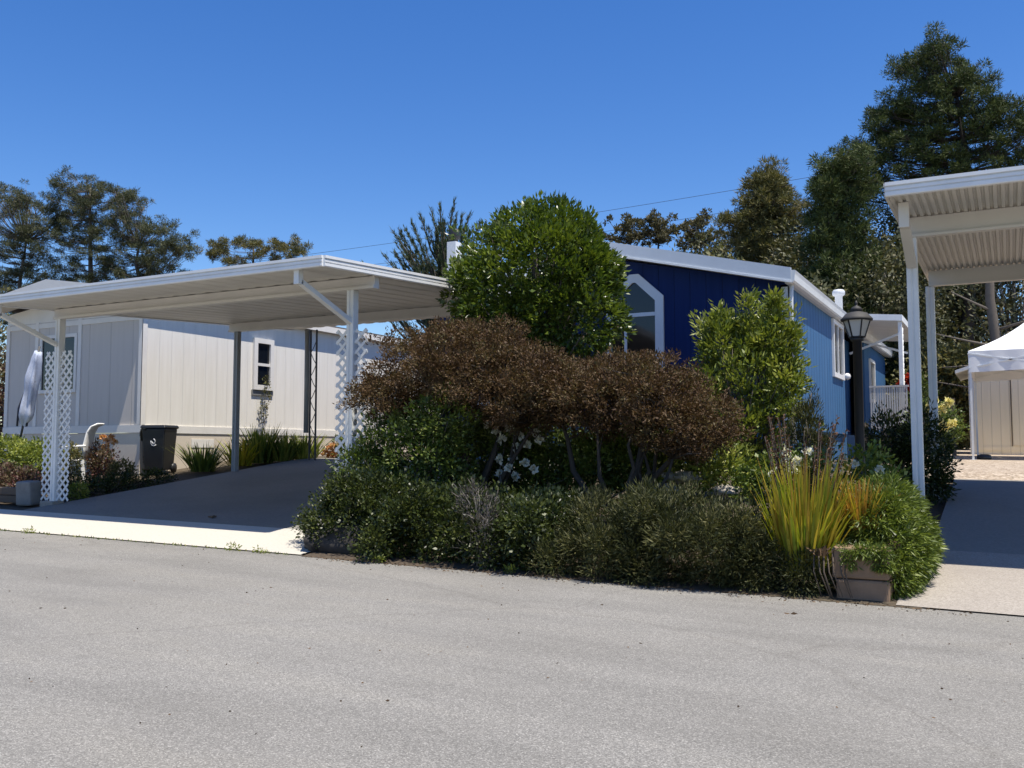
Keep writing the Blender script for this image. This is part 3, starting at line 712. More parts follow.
# ------------------------------------------------------------------ plants
def blob(ells, M_, shell=.28, jit=.12, inside=.72):
    ells = np.array(ells, float); w = ells[:,3]*ells[:,4]+ells[:,4]*ells[:,5]+ells[:,3]*ells[:,5]; w/=w.sum()
    C=[];O=[]
    while len(C) < M_:
        e=ells[rng.choice(len(ells),p=w)]; d=rng.normal(size=3); d/=np.linalg.norm(d)
        r=rng.random()**shell*(1+jit*rng.normal())
        if rng.random()<.07: r*=1.0+.30*rng.random()
        p=e[:3]+d*e[3:]*r
        q=np.sqrt((((p-ells[:,:3])/ells[:,3:])**2).sum(1))
        if r>.5 and q.min()<inside and rng.random()<.8: continue
        C.append(p); O.append(d/e[3:])
    return np.array(C), nrm(np.array(O))

def leaves_on(C, O, n, rad, L, W, out=.7, loc=.6, up=.3, rnd=.5, flat=1.0):
    m=len(C); off=rng.normal(size=(m,n,3)); off/=np.maximum(np.linalg.norm(off,axis=2,keepdims=True),1e-6)
    off*=rng.random((m,n,1))**.5; off[...,2]*=flat
    rad=np.broadcast_to(np.asarray(rad,float),(m,))[:,None,None]
    P=C[:,None,:]+off*rad
    D=O[:,None,:]*out+off*loc+np.array([0,0,up])+rng.normal(size=(m,n,3))*rnd
    k=m*n
    return P.reshape(k,3), D.reshape(k,3), L*(.45+1.05*rng.random(k)), W*(.55+.85*rng.random(k)), np.repeat(rng.random(m),n)

def stems_mb(base, C, r0, n=8, sway=.12, spread=.1, seg=5, trunkz=0.):
    mb=MB(); base=Vector(base)
    idx=rng.choice(len(C),min(n,len(C)),replace=False)
    for i in idx:
        t=Vector(C[i]); b=base+Vector((random.uniform(-spread,spread),random.uniform(-spread,spread),0))
        pts=[];rs=[]
        for k in range(seg+1):
            u=k/seg; p=b.lerp(t,u); p.z=b.z+(t.z-b.z)*(u**.75)
            if 0<k<seg: p+=Vector((random.uniform(-1,1),random.uniform(-1,1),random.uniform(-.4,.4)))*sway*(t-b).length*.25
            pts.append(p); rs.append(r0*(1-u*.75))
        mb.tube(pts,rs,6)
    return mb

def bush(name,label,cat,base,ells,nc,nl,rad,L,W,lm,bark='bark',stems=10,r0=.02,shell=.28,jit=.12,out=.7,loc=.6,up=.3,rnd=.5,group=None,fold=.18,mixv=.6,spread=.1,inside=.72,flat=1.0,stemy=0):
    root=thing(name,label,cat,base,0,group)
    ells=[(a,b,c,d*.93,e*.93,f*.95) for a,b,c,d,e,f in ells]; nc=int(nc*.72); nl=int(nl*1.05); rad=rad*1.12
    C,O=blob(ells,nc,shell,jit,inside)
    B=np.array(base)
    stems_mb((0,stemy,-.05),C-B,r0,stems,spread=spread).build('stems',M[bark],root)
    P,D,l,w,cv=leaves_on(C-B,O,nl,rad,L,W,out,loc+.2,up,rnd,flat)
    P[:,2]=np.maximum(P[:,2],-.12)
    leafmesh('foliage',P,D,l,w,LM[lm],root,cv*mixv+rng.random(len(P))*(1-mixv),fold)
    return root,C-B,O

def flower_on(root,pts,r,mat,n=26,name='flower'):
    for p in pts:
        d=nrm(rng.normal(size=(n,3))+np.array([0,-.2,.5])); P=np.asarray(p)+d*r*.15
        leafmesh(name,P,d,r*(.7+.4*rng.random(n)),r*.75,LM[mat],root,None,.35)

def strap_clump(name,label,cat,base,n,h,spreadr,w,lm,lean=(0,0),group=None,curve=.35,basew=.12,vlean=.25,hv=.35):
    """strap-leaved plant: every blade a bent, tapering ribbon"""
    root=thing(name,label,cat,base,0,group)
    vs=[];fs=[];lv=[]
    seg=5
    for i in range(n):
        az=random.uniform(0,2*PI); rr=basew*math.sqrt(random.random()); b=Vector((rr*math.cos(az),rr*math.sin(az),-.03))
        hh=h*random.uniform(1-hv,1.0); ln=spreadr*random.random()**.8
        d=Vector((math.cos(az)*ln+lean[0],math.sin(az)*ln+lean[1],0))
        side=Vector((-math.sin(az),math.cos(az),0)); side=(side*math.cos(.6)+Vector((math.cos(az),math.sin(az),0))*random.uniform(-.8,.8)).normalized()
        k0=len(vs); ww=w*random.uniform(.7,1.25); cv=curve*random.uniform(.3,1.4); c=random.random()
        for k in range(seg+1):
            u=k/seg; p=b+Vector((d.x*(u*.6+cv*u*u),d.y*(u*.6+cv*u*u),hh*(u-cv*.35*u*u*u)))
            q=ww*.5*(1-u**3)*(.75+.5*min(1,u*4)) if k<seg else .001
            vs+=[p-side*q,p+side*q]
        for k in range(seg):
            fs.append((k0+2*k,k0+2*k+1,k0+2*k+3,k0+2*k+2)); lv.append(min(1,max(0,c*.75+.25*random.random()+ (.15 if k>=seg-1 else 0))))
    me=bpy.data.meshes.new('blades'); me.from_pydata([tuple(v) for v in vs],[],fs); me.update()
    a=me.attributes.new('lv','FLOAT','FACE'); a.data.foreach_set('value',lv); me.materials.append(LM[lm])
    o=bpy.data.objects.new('blades',me); link(o,root)
    return root
def G(x,y): return (x,y,gz(x,y))

# round glossy tree
rt=thing('round_tree','round glossy green tree with a dense ball crown in front of the blue house','tree',G(-5.61,11.4))
B=np.array(G(-5.61,11.4))
E_=[(-6.62,11.2,2.3,.40,.5,.42),(-6.35,11.2,1.75,.5,.5,.35),(-5.629,11.403,2.308,1.249,1.177,0.996),(-5.566,11.403,2.760,0.860,0.860,0.652),(-5.883,11.312,1.674,0.905,0.905,0.679),(-5.068,11.312,1.765,0.769,0.815,0.633),(-6.290,11.312,2.127,0.525,0.633,0.543),(-4.932,11.312,2.263,0.525,0.633,0.561),(-5.430,11.222,1.177,0.679,0.633,0.453)]
C,O=blob([(a*.92+b*.08 if 0 else a,b,c,d*.90,e*.9,f*.92) for a,b,c,d,e,f in E_],1250,.24,.055,.72)
tk=MB(); tk.tube([(0,0,-.1),(.03,.02,.6),(-.02,.0,1.3),(.05,0,2.1),(.0,0,2.9)],[.11,.09,.08,.055,.03],9)
for i in rng.choice(len(C),60,replace=False):
    t=Vector(C[i]-B); s=Vector((0,0,min(2.6,max(.6,t.z*.55)))); m_=s.lerp(t,.5)+Vector((0,0,.08)); tk.tube([s,m_,t],[.03,.02,.007],5)
tk.build('trunk',M['bark'],rt)
P,D,l,w,cv=leaves_on(C-B,O,32,.108,.074,.035,.8,1.0,.3,.25)
leafmesh('crown',P,D,l,w,LM['citrus'],rt,cv*.45+rng.random(len(P))*.55,.28)

# copper shrubs: gnarled trunks carrying an umbrella of tiny dark leaves
def copper(label,base,ells,trunks,nc,nl):
    root=thing('copper_shrub',label,'shrub',base,0,'copper-leaved shrubs over the road hedge'); B=np.array(base)
    C,O=blob([(a,b,c,d*.93,e*.93,f*.95) for a,b,c,d,e,f in ells],int(nc*.78),.36,.12,.74)
    mb=MB(); tips=[]
    for k in range(6):
        cx_,cy_,cz_=[C[random.randrange(len(C))][q]-B[q] for q in range(3)]; p0_=Vector((random.uniform(-.12,.12),random.uniform(-.1,.1),-.05)); e_=Vector((cx_*.7,cy_*.5,cz_*.9)); pp=[p0_]
        for q in range(1,8):
            u=q/7; v_=p0_.lerp(e_,u); v_.z=p0_.z+(e_.z-p0_.z)*u**1.3; pp.append(v_+Vector((random.uniform(-.07,.07),random.uniform(-.06,.06),random.uniform(-.04,.04))))
        trunks=trunks+[(pp,random.uniform(.02,.04))]
    for pts,r in trunks:
        pts=[Vector(p) for p in pts]; rs=[r*(1-.62*i/(len(pts)-1)) for i in range(len(pts))]
        mb.tube(pts,rs,8); tips+= [(p,rr) for p,rr in zip(pts[2:],rs[2:])]
    low=sorted(range(len(C)),key=lambda i:C[i][2])
    for i in low[:int(len(C)*.06)]+list(rng.choice(len(C),int(len(C)*.06),replace=False)):
        t=Vector(C[i]-B); s,rr=min(tips,key=lambda q:(q[0]-t).length*(1+.3*(q[0].z>t.z)))
        m_=s.lerp(t,.5)+Vector((random.uniform(-.06,.06),random.uniform(-.06,.06),random.uniform(-.02,.08)))
        mb.tube([s,m_,t],[min(rr*.6,.02),.011,.004],5)
    mb.build('trunk',M['bark_dark'],root)
    P,D,l,w,cv=leaves_on(C-B,O,int(nl*1.45),.105,.038,.016,.5,.8,.35,.6,.75)
    tone=np.clip((O[:,0]*0+rng.random(len(C))),0,1)
    leafmesh('crown',P,D,l,w,LM['copper'],root,np.repeat(tone,int(nl*1.45))*.5+rng.random(len(P))*.5,.2)
    return root
b1=G(-5.55,9.55)
E1=[(-5.85,9.6,1.0,1.22,.95,.46),(-5.1,9.5,.76,1.0,.9,.42),(-6.5,9.55,.62,.66,.75,.36),(-5.6,9.5,1.18,.75,.7,.36),(-4.75,9.4,.55,.65,.7,.36)]
T1=[([(0,0,-.05),(-.05,0,.25),(-.16,.02,.5),(-.12,0,.8),(-.28,.05,1.2),(-.45,.05,1.6)],.06),
    ([(.05,.05,-.05),(.12,.0,.22),(.10,-.03,.5),(.28,-.05,.85),(.35,0,1.2),(.5,0,1.55)],.055),
    ([(-.1,.1,-.05),(-.3,.05,.35),(-.5,.1,.75),(-.75,.0,1.1),(-.95,.0,1.4)],.045),
    ([(.1,0,.1),(.3,-.05,.45),(.6,-.1,.85),(.85,-.1,1.2)],.04),
    ([(-.05,-.1,.0),(-.15,-.2,.5),(-.3,-.3,1.0),(-.3,-.3,1.4)],.035)]
copper('larger copper-brown umbrella shrub on twisted trunks, left of the pair',b1,E1,T1,1700,46)
b2=G(-3.62,9.45)
E2=[(-3.6,9.5,.56,.88,.85,.40),(-3.05,9.45,.30,.64,.7,.34),(-4.15,9.45,.62,.75,.7,.40),(-2.80,9.4,.14,.32,.5,.22),(-3.6,9.5,.80,.6,.6,.25)]
T2=[([(0,0,-.05),(.06,0,.2),(.02,0,.4),(.12,0,.7),(.2,0,1.1),(.4,0,1.4)],.065),
    ([(.0,.02,.05),(-.18,.02,.3),(-.42,0,.42),(-.62,.0,.7),(-.7,.02,1.05),(-.8,.0,1.35)],.05),
    ([(.05,0,.3),(.28,0,.62),(.52,-.05,.85),(.8,-.05,1.1)],.04),
    ([(-.1,-.02,.2),(-.25,-.15,.65),(-.25,-.2,1.1)],.035)]
copper('smaller copper-brown umbrella shrub nearer the flax, right of the pair',b2,E2,T2,1200,46)

# upright yellow-green shrub in front of the navy wall
sh_=[(-3.1,12.5,.85,.66,.6,.70),(-3.35,12.5,1.45,.40,.42,.40),(-2.75,12.5,1.45,.32,.36,.42),(-3.1,12.4,.2,.60,.55,.5),(-3.62,12.4,.75,.32,.4,.30),(-2.58,12.4,.75,.24,.35,.45)]
sh_+=[(x,12.5+random.uniform(-.2,.2),z-h,.075,.09,h) for x,z,h in ((-3.02,2.12,.38),(-2.66,2.14,.42),(-2.88,1.95,.36),(-3.42,2.02,.36),(-3.24,1.82,.3),(-3.62,1.62,.3),(-2.50,1.72,.4),(-3.85,1.12,.26),(-2.42,1.25,.3),(-3.9,.75,.25),(-3.50,1.88,.3),(-2.77,1.75,.4))]*3
bush('leafy_shrub','tall yellow-green leafy shrub at the corner of the blue house','shrub',G(-3.1,12.5),sh_,
  980,24,.105,.080,.030,'shrub',stems=40,r0=.022,shell=.3,jit=.16,out=.5,loc=.7,up=.6,rnd=.4,inside=.6)
bush('rosemary_shrub','dark upright rosemary shrub against the sunlit blue side wall','shrub',G(-2.15,11.6),
  [(-2.18,11.6,.0,.26,.26,.42),(-2.12,11.6,.42,.12,.12,.28),(-1.98,11.5,.10,.14,.14,.28)],160,60,.085,.055,.010,'rosemary',stems=12,up=1.2,out=.3,rnd=.35)
bush('dark_shrub','dark green bushy shrub between the lamp and the right carport post','shrub',G(-1.25,12.6),
  [(-1.35,12.6,.0,.32,.35,.42),(-.95,12.6,.02,.34,.35,.44),(-1.15,12.6,-.3,.55,.4,.4)],420,34,.10,.06,.022,'ivy',stems=12,out=.8)

# plants of the front bed
bush('mounded_shrub','low dark mounded shrub over a boulder at the driveway corner','shrub',G(-6.4,8.3),
  [(-6.22,8.05,-.86,0.52,.28,.24),(-6.22,8.35,-.62,0.58,.48,.36),(-6.62,8.3,-.82,0.34,.42,.26),(-5.85,8.3,-.66,0.38,.45,.40),(-6.17,8.25,-.45,0.36,.36,.24)],
  760,34,.085,.036,.024,'ivy',stems=18,r0=.012,out=.9,up=.2)
bush('leafy_bush','mid-green leafy bush in front of the right lattice post','bush',G(-6.3,9.15),
  [(-6.35,9.2,.05,.55,.45,.42),(-5.9,9.1,-.2,.5,.45,.5),(-6.75,9.0,-.25,.32,.35,.3),(-5.7,9.1,.3,.35,.4,.35)],
  620,30,.10,.055,.026,'midgreen',stems=22,r0=.014,out=.7)
wr,C_,O_=bush('variegated_bush','small pale-leaved bush at the foot of the right lattice post','bush',G(-6.95,9.05),
  [(-6.95,9.0,-.52,.26,.26,.22)],90,26,.08,.045,.024,'shrub',stems=8,r0=.008)
def lobes(x0,x1,y,z0,z1,n,r0=.12,r1=.22): return [(random.uniform(x0,x1),y+random.uniform(-.12,.25),random.uniform(z0,z1),random.uniform(r0,r1),random.uniform(r0,r1),random.uniform(r0,r1)*1.1) for k in range(n)]
bush('ivy_hedge','dark ivy-like hedge along the road under the larger copper shrub','hedge',G(-4.8,8.3),
  [(-5.35,8.12,-.80,.55,.46,.40),(-4.7,8.10,-.82,.55,.46,.40),(-4.05,8.08,-.82,.5,.46,.38),(-5.0,8.55,-.62,.7,.35,.24),(-4.2,8.6,-.62,.55,.35,.2)]+lobes(-5.8,-3.7,7.82,-1.0,-.5,16),
  1150,34,.10,.042,.026,'ivy',stems=14,r0=.007,spread=.7,bark='bark_dark',stemy=.25,out=.8,up=.2,jit=.16)
bush('dry_shrub','dry grey twiggy shrub with bare stems at the road in front of the copper shrub','shrub',G(-4.42,7.85),
  [(-4.42,7.80,-.74,.20,.16,.32),(-4.55,7.82,-.55,.14,.14,.22)],60,26,.09,.075,.007,'twig',stems=26,r0=.007,bark='bark_pale',up=.7,out=.5)
bush('rosemary_hedge','olive rosemary hedge along the road under the smaller copper shrub','hedge',G(-2.9,8.3),
  [(-3.3,8.08,-.82,.48,.46,.40),(-2.75,8.05,-.78,.52,.46,.42),(-2.2,8.0,-.84,.45,.42,.38),(-2.9,8.5,-.60,.6,.35,.24)]+lobes(-3.7,-1.9,7.74,-1.05,-.5,16),
  820,66,.095,.056,.011,'rosemary',stems=14,r0=.007,spread=.6,bark='bark_dark',stemy=.25,out=.7,up=.45,jit=.15,rnd=.45)
bush('rosemary_hedge','low trailing rosemary over the road edge left of the block planter','hedge',G(-1.65,8.0),
  [(-1.88,7.92,-.94,.30,.32,.28),(-1.52,7.86,-1.02,.22,.22,.20),(-1.95,8.15,-.78,.25,.3,.2)],
  420,60,.08,.045,.009,'rosemary',stems=16,r0=.008,spread=.3,out=.7,up=.2,jit=.15,rnd=.5)
lb,_,_=bush('leafy_plant','light green leafy plant filling the gap below the smaller copper shrub','plant',G(-3.0,9.85),
  [(-3.2,10.1,-.12,.48,.35,.26),(-2.75,10.0,-.18,.34,.3,.24),(-3.75,10.2,-.02,.35,.3,.3)],260,28,.10,.065,.030,'shrub',stems=14,r0=.010)
bush('leafy_bush','dense dark green bush filling the space behind the trunks of the copper shrubs','bush',G(-4.9,10.0),
  [(-5.7,10.0,-.12,.6,.35,.42),(-5.0,10.05,-.25,.6,.35,.40),(-4.3,10.0,-.22,.5,.35,.38),(-5.3,9.9,.15,.5,.3,.3),(-3.8,10.1,-.1,.45,.35,.35),(-3.3,10.2,-.2,.4,.3,.3)],
  900,30,.10,.055,.028,'midgreen',stems=26,r0=.010,spread=.8,out=.7)
# white rose bushes
def rose(label,base,ells,nc,flowers,mat,r=.055,lm='midgreen',group='rose bushes'):
    root,C,O=bush('rose_bush',label,'rose bush',base,ells,nc,22,.11,.055,.032,lm,stems=14,r0=.009,out=.6)
    flower_on(root,[np.array(p)-np.array(base) for p in flowers],r,mat)
    return root
rose('white rose bush glimpsed between the trunks of the copper shrubs',G(-5.0,10.4),
  [(-5.0,10.4,-.1,.62,.45,.45),(-6.0,10.5,0,.6,.4,.5),(-4.0,10.5,-.05,.5,.4,.4),(-4.4,10.4,-.1,.4,.4,.4),(-5.5,10.4,-.2,.35,.3,.35)],560,
  [(-5.05, 9.45, -0.20),(-5.19, 9.50, -0.11),(-5.34, 9.50, 0.29),(-5.24, 9.50, 0.21),(-5.19, 9.55, 0.12),(-5.03, 9.45, 0.25),(-4.95, 9.55, 0.16),(-4.83, 9.50, 0.06),(-4.98, 9.50, 0.03),(-4.74, 9.50, 0.20),(-5.19, 9.50, -0.27),(-5.04, 9.55, -0.09),(-4.86, 9.50, -0.15),(-5.02, 9.55, -0.30),(-4.70, 9.55, 0.11),(-4.75, 9.50, -0.22)],'petal_w',.062)
rose('white rose bush behind the brown spikes of the large flax',G(-1.95,9.6),
  [(-2.0,9.65,-.32,.30,.25,.30),(-1.72,9.65,-.30,.25,.22,.25),(-2.35,9.7,-.4,.2,.2,.22)],170,
  [(-2.05, 9.30, -0.25),(-2.01, 9.35, -0.21),(-1.94, 9.35, -0.08),(-1.84, 9.40, -0.11),(-1.88, 9.35, -0.19),(-1.74, 9.40, -0.02),(-1.96, 9.45, -0.02)],'petal_w',.058)
rose('small pale-flowered bush at the foot of the lamp post',G(-1.22,9.75),
  [(-1.25,9.8,-.25,.20,.2,.26),(-1.05,9.7,-.35,.16,.16,.18)],100,
  [(-1.44, 9.55, -0.08),(-1.32, 9.50, -0.14),(-1.08, 9.35, -0.19),(-1.48, 9.50, -0.17)],'petal_w',.05,'shrub')
rose('yellow rose bush beside the rear post of the right carport',G(-1.3,19.5),
  [(-1.4,19.5,.5,.42,.4,.5),(-1.05,19.5,.45,.26,.3,.4)],220,
  [(-1.18, 19.10, 0.50),(-1.08, 19.10, 0.41),(-0.98, 19.10, 0.88),(-1.31, 19.20, 0.78),(-1.12, 19.10, 0.74),(-0.94, 19.10, 0.48),(-1.24, 19.20, 0.93)],'petal_y',.11)
rose('red-flowered bush beside the far porch of the blue house',G(-2.0,28.5),
  [(-2.2,28.5,1.3,.45,.4,1.0)],150,[(-2.54, 28.10, 1.91),(-2.43, 28.10, 1.99),(-2.62, 28.10, 1.80),(-2.49, 28.10, 1.71),(-2.38, 28.10, 1.82)],'petal_r',.16)

# flax with flower spikes
fx=strap_clump('flax_plant','large yellow-green strap-leaved flax with brown flower spikes in the planter','flax',G(-1.52,8.02),480,1.10,.36,.018,'flax',basew=.20,curve=.34,lean=(.04,-.05),hv=.6)
fx.location.z=-1.0
for k in range(18):
    x=random.uniform(-.30,.34); h=random.uniform(.95,1.30); b_=Vector((random.uniform(-.1,.1),.05,0)); t=Vector((x,random.uniform(-.1,.15),h))
    m_=b_.lerp(t,.5); m_.x=b_.x+(t.x-b_.x)*.6
    sp=MB().tube([b_,m_,t],[.007,.006,.004],5).build('flower_spike',M['bark_dark'],fx); n=70
    u=np.linspace(.55,1,n); P=np.array(m_)[None]*(1-(u*2-1))[:,None]+np.array(t)[None]*(u*2-1)[:,None]
    leafmesh('husk',P,rng.normal(size=(n,3))*.6+np.array([0,0,.6]),.032,.014,LM['spike'],sp)
f2=strap_clump('flax_plant','small orange strap-leaved flax beside the green ice plant mound','flax',(-1.10,8.15,-.70),150,.56,.28,.015,'flax_o',basew=.07,curve=.25)
dl=strap_clump('flax_plant','dead tan flax leaves drooping down the face of the block planter','flax',(-1.36,7.72,-.80),14,.1,.12,.03,'debris',basew=.05)
# trailing dry blades
mb=MB()
for k in range(8):
    x=-1.40+.03*k*random.uniform(.6,1.2); x2=x+random.uniform(.0,.12); mb.tube([(x,7.74,-.78),(x*.5+x2*.5-.03,7.70,-.95),(x2,7.66,-1.13)],[.007,.006,.003],4)
o=mb.build('dead_blades',M['rail_wood'],dl); at0(o,dl)

# ice plant mound
ip2,C,O=bush('ice_plant','bright green trailing ice plant mound spilling over the planter corner onto the driveway','ground cover plant',G(-.85,8.45),
  [(-0.97,8.45,-.62,0.30,.50,.32),(-0.85,8.3,-.85,0.26,.45,.34),(-1.01,8.9,-.50,0.30,.45,.24),(-0.79,8.7,-.80,0.21,.5,.30),(-1.04,8.35,-.66,0.17,.30,.14),(-0.85,8.0,-1.0,0.15,.22,.2)],
  1900,26,.055,.055,.012,'iceplant',stems=14,r0=.008,shell=.12,jit=.06,out=.9,up=-.4,loc=.35,rnd=.35,spread=.2)

bush('trailing_plant','yellow-green trailing fringe draped over the top of the block planter','ground cover plant',(-1.05,7.80,-.78),
  [(-.88,7.74,-.90,.05,.03,.16),(-1.02,7.76,-.775,.20,.10,.025),(-.92,7.715,-.83,.06,.02,.07),(-1.12,7.715,-.84,.05,.02,.08)],150,20,.035,.045,.010,'iceplant',stems=4,r0=.004,shell=.3,out=.6,up=-.5)
# left bed and strap-leaf clumps along the beige wall
for i,(px,label,n,h,mt) in enumerate([((-13.6,13.1),'dark strap-leaved clump right of the black bin',90,.62,'agap'),
   ((-13.45,13.95),'reddish-tipped strap-leaved clump beside the rear carport post',70,.62,'flax'),
   ((-13.35,14.4),'tallest dark strap-leaved clump under the beige window',120,.85,'agap'),
   ((-13.1,14.75),'bright green strap-leaved clump right of the window',90,.68,'agap'),
   ((-12.9,15.2),'pale yellow-green strap-leaved clump left of the iron post',80,.62,'shrub')]):
    strap_clump('lily_clump',label,'lily clump',G(*px),int(n*2.0),h*1.05,.52,.026,mt,group='strap-leaved clumps along the beige wall',basew=.24,curve=.4,hv=.5)
rose('orange-flowered plant at the back corner of the driveway',G(-12.15,15.6),[(-12.15,15.6,.05,.22,.22,.26)],60,[(-12.42, 15.40, 0.00),(-12.32, 15.40, 0.06),(-12.50, 15.40, -0.08),(-12.29, 15.40, -0.10)],'petal_o',.11)
bush('climbing_vine','thin climbing vine hanging below the beige side window','vine',G(-14.45,15.75),
   [(-14.48,15.78,1.35,.05,.10,.35),(-14.48,15.72,.75,.05,.08,.35),(-14.45,15.7,.2,.06,.1,.35)],60,9,.06,.05,.03,'olive',stems=5,r0=.008)
bush('leafy_plant','grey-green rounded shrub at the foot of the black bin','shrub',G(-13.55,11.25),[(-13.55,11.25,-.42,.24,.22,.24)],130,26,.07,.035,.02,'olive',stems=8,r0=.008)
rose('pink-orange flowered plant between the white chair and the bin',G(-14.2,11.3),[(-14.25,11.3,-.2,.26,.25,.32),(-13.95,11.2,-.35,.2,.2,.22)],140,[(-13.77, 11.00, 0.21),(-13.64, 11.00, 0.15),(-13.55, 11.00, 0.22),(-13.69, 11.00, 0.05),(-13.47, 11.00, 0.12)],'petal_o',.075,'succ')
bush('leafy_plant','tall thin shrub in front of the white garden chair','shrub',G(-14.0,10.55),[(-14.0,10.55,-.25,.16,.16,.32)],90,24,.07,.045,.022,'olive',stems=10,r0=.008)
bush('low_plant','dark bluish ground-hugging plants along the driveway edge right of the lattice post','ground cover plant',G(-13.3,10.6),
   [(-13.35,10.35,-.62,.28,.55,.16),(-13.2,11.0,-.55,.22,.5,.16),(-13.1,11.6,-.50,.2,.4,.14)],260,26,.08,.04,.02,'ivy',stems=10,r0=.006,spread=.3)
bush('low_plant','small yellow-green plant on the driveway edge beside the left lattice post','plant',G(-12.95,9.95),[(-12.98,9.95,-.66,.14,.16,.12)],50,24,.06,.04,.02,'shrub',stems=5,r0=.006)
bush('succulent_bed','purple and pink succulents filling the bed at the far left','succulents',G(-14.9,9.8),
   [(-15.3,9.9,-.45,.6,.4,.26),(-14.5,9.85,-.5,.55,.4,.24),(-13.95,9.8,-.58,.35,.3,.2)],420,26,.09,.045,.03,'succ',stems=12,r0=.008,spread=.6)
bush('leafy_plant','bright green foliage behind the purple succulents at the far left','shrub',G(-15.4,10.7),
   [(-15.9,10.7,-.05,.6,.4,.28),(-15.0,10.7,-.10,.6,.4,.26)],300,26,.10,.06,.03,'shrub',stems=14,r0=.010,spread=.5)
bush('far_hedge','dark red-flecked bush beyond the left end of the beige house','bush',G(-20.4,13.5),[(-20.5,13.5,.8,1.3,1.2,1.5)],360,26,.22,.11,.06,'succ',stems=12,r0=.03)
# weeds in the apron joint
for i,(x,l) in enumerate([(-7.45,'larger green weed tuft in the joint between road and pale apron'),(-7.05,'small flat weed beside the larger tuft at the apron joint'),(-10.9,'small weed tuft at the far left of the apron joint'),(-4.05,'low yellow-green weed at the road under the ivy hedge'),(-5.55,'small trailing weed on the road beside the boulder')]):
    bush('weed',l,'weed',(x,7.64,gz(x,7.6)),[(x,7.64,gz(x,7.6)+.03,.09,.03,.03)],12,12,.03,.03,.012,'shrub',stems=4,r0=.003)
jw=[]
n=420; xs=-16+9.4*rng.random(n); P=np.stack([xs,7.66+.02*rng.normal(size=n),-1.18-.0131*xs],1)
jo=leafmesh('joint_grass',P,rng.normal(size=(n,3))*.5+np.array([0,-.2,.7]),.035,.012,LM['agap']); tag(jo,'sparse short grass growing along the joint of the pale apron','grass',kind='stuff')
n=1300; xs=rng.uniform(-6.4,-.3,n); t=np.abs(rng.normal(size=n))*.13; P=np.stack([xs,7.74-t,-1.18-.0131*xs+.006],1)
dd=rng.normal(size=(n,3)); dd[:,2]*=.12
do=leafmesh('leaf_litter',P,dd,.014+.02*rng.random(n),.010,LM['debris']); tag(do,'dry brown leaf litter strewn along the road edge below the hedge','leaf litter',kind='stuff')
n=260; xs=rng.uniform(-12,3,n); ys=rng.uniform(2.5,7.5,n); P=np.stack([xs,ys,-1.18-.0131*xs+.004],1); dd=rng.normal(size=(n,3)); dd[:,2]*=.1
do=leafmesh('scattered_debris',P,dd,.012+.018*rng.random(n)**3,.010,LM['debris']); tag(do,'few dark bits of debris scattered across the road','debris',kind='stuff')
lf=leafmesh('fallen_leaf',np.array([[-9.27,9.1,gz(-9.27,9.1)+.012]]*3),np.array([[1,.2,.25],[.2,1,.3],[-.8,.3,.2]]),.09,.06,LM['debris']); tag(lf,'single dark fallen leaf on the shaded driveway','leaf')
lf=leafmesh('fallen_leaf',np.array([[-1.42,6.9,-1.158]]*2),np.array([[1,.1,.10],[-1,.05,.08]]),.05,.022,LM['debris']); tag(lf,'single dark fallen leaf lying on the sunlit road before the planter','leaf')

# ------------------------------------------------------------------ background trees
def pads_tree(name,label,base,trunk,pads,lm,nt_,needle=14,L=.34,W=.05,bark='bark_dark',group='trees behind the houses',flat=.6,out=.6,up=.5,limbr=.06,rnd=.6,tr=.22,bare=0):
    """trunk path (relative), foliage pads (world x,y,z,r): limbs run from the trunk to each pad, tufts fill it"""
    root=thing(name,label,'tree',base,0,group); B=np.array(base)
    mb=MB(); tp=[Vector(p) for p in trunk]; n=len(tp)
    mb.tube(tp,[tr*(1-.8*i/(n-1)) for i in range(n)],9)
    A=[];OO=[]
    dense=[]
    for i in range(n-1):
        for k in range(8): dense.append(tp[i].lerp(tp[i+1],k/8))
    for (x,y,z,r) in pads:
        c=Vector((x,y,z))-Vector(base)
        cand=[q for q in dense if q.z<c.z+.4] or dense
        s=min(cand,key=lambda q:(q-c).length+.25*abs(q.z-(c.z-.35*math.hypot(q.x-c.x,q.y-c.y))))
        m_=s.lerp(c,.5)+Vector((0,0,-.08*(c-s).length)); mb.tube([s,m_,c],[limbr*min(1,r*2),limbr*.65*min(1,r*2),limbr*.2],5)
        for j in range(4 if r>.33 else 0):
            a_=random.uniform(0,2*PI); e_=c+Vector((math.cos(a_)*r*.9,math.sin(a_)*r*.9,random.uniform(-.1,.5)*r)); mb.tube([m_.lerp(c,.6),e_],[limbr*.3,.012],4)
        k=max(7,int(nt_*r*r*1.5)); d=nrm(rng.normal(size=(k,3))); q=rng.random((k,1))**.4
        P=np.array(c)[None]+d*q*r*np.array([1,1,flat]); A.append(P); OO.append(d*np.array([1,1,.6]))
    for j in range(bare):
        s=dense[random.randrange(len(dense)//3,len(dense))]; a_=random.uniform(0,2*PI); l_=random.uniform(1.2,2.6)
        mb.tube([s,s+Vector((math.cos(a_)*l_*.5,math.sin(a_)*l_*.5,random.uniform(-.2,.3))),s+Vector((math.cos(a_)*l_,math.sin(a_)*l_,random.uniform(-.5,.4)))],[limbr*.7,limbr*.45,.012],5)
    mb.build('trunk',M[bark],root)
    C=np.concatenate(A);O=np.concatenate(OO)
    P,D,l,w,cv=leaves_on(C,O,needle,.10,L,W,out,.9,up,rnd)
    leafmesh('crown',P,D,l,w,LM[lm],root,cv*.6+rng.random(len(P))*.4,.1)
    return root
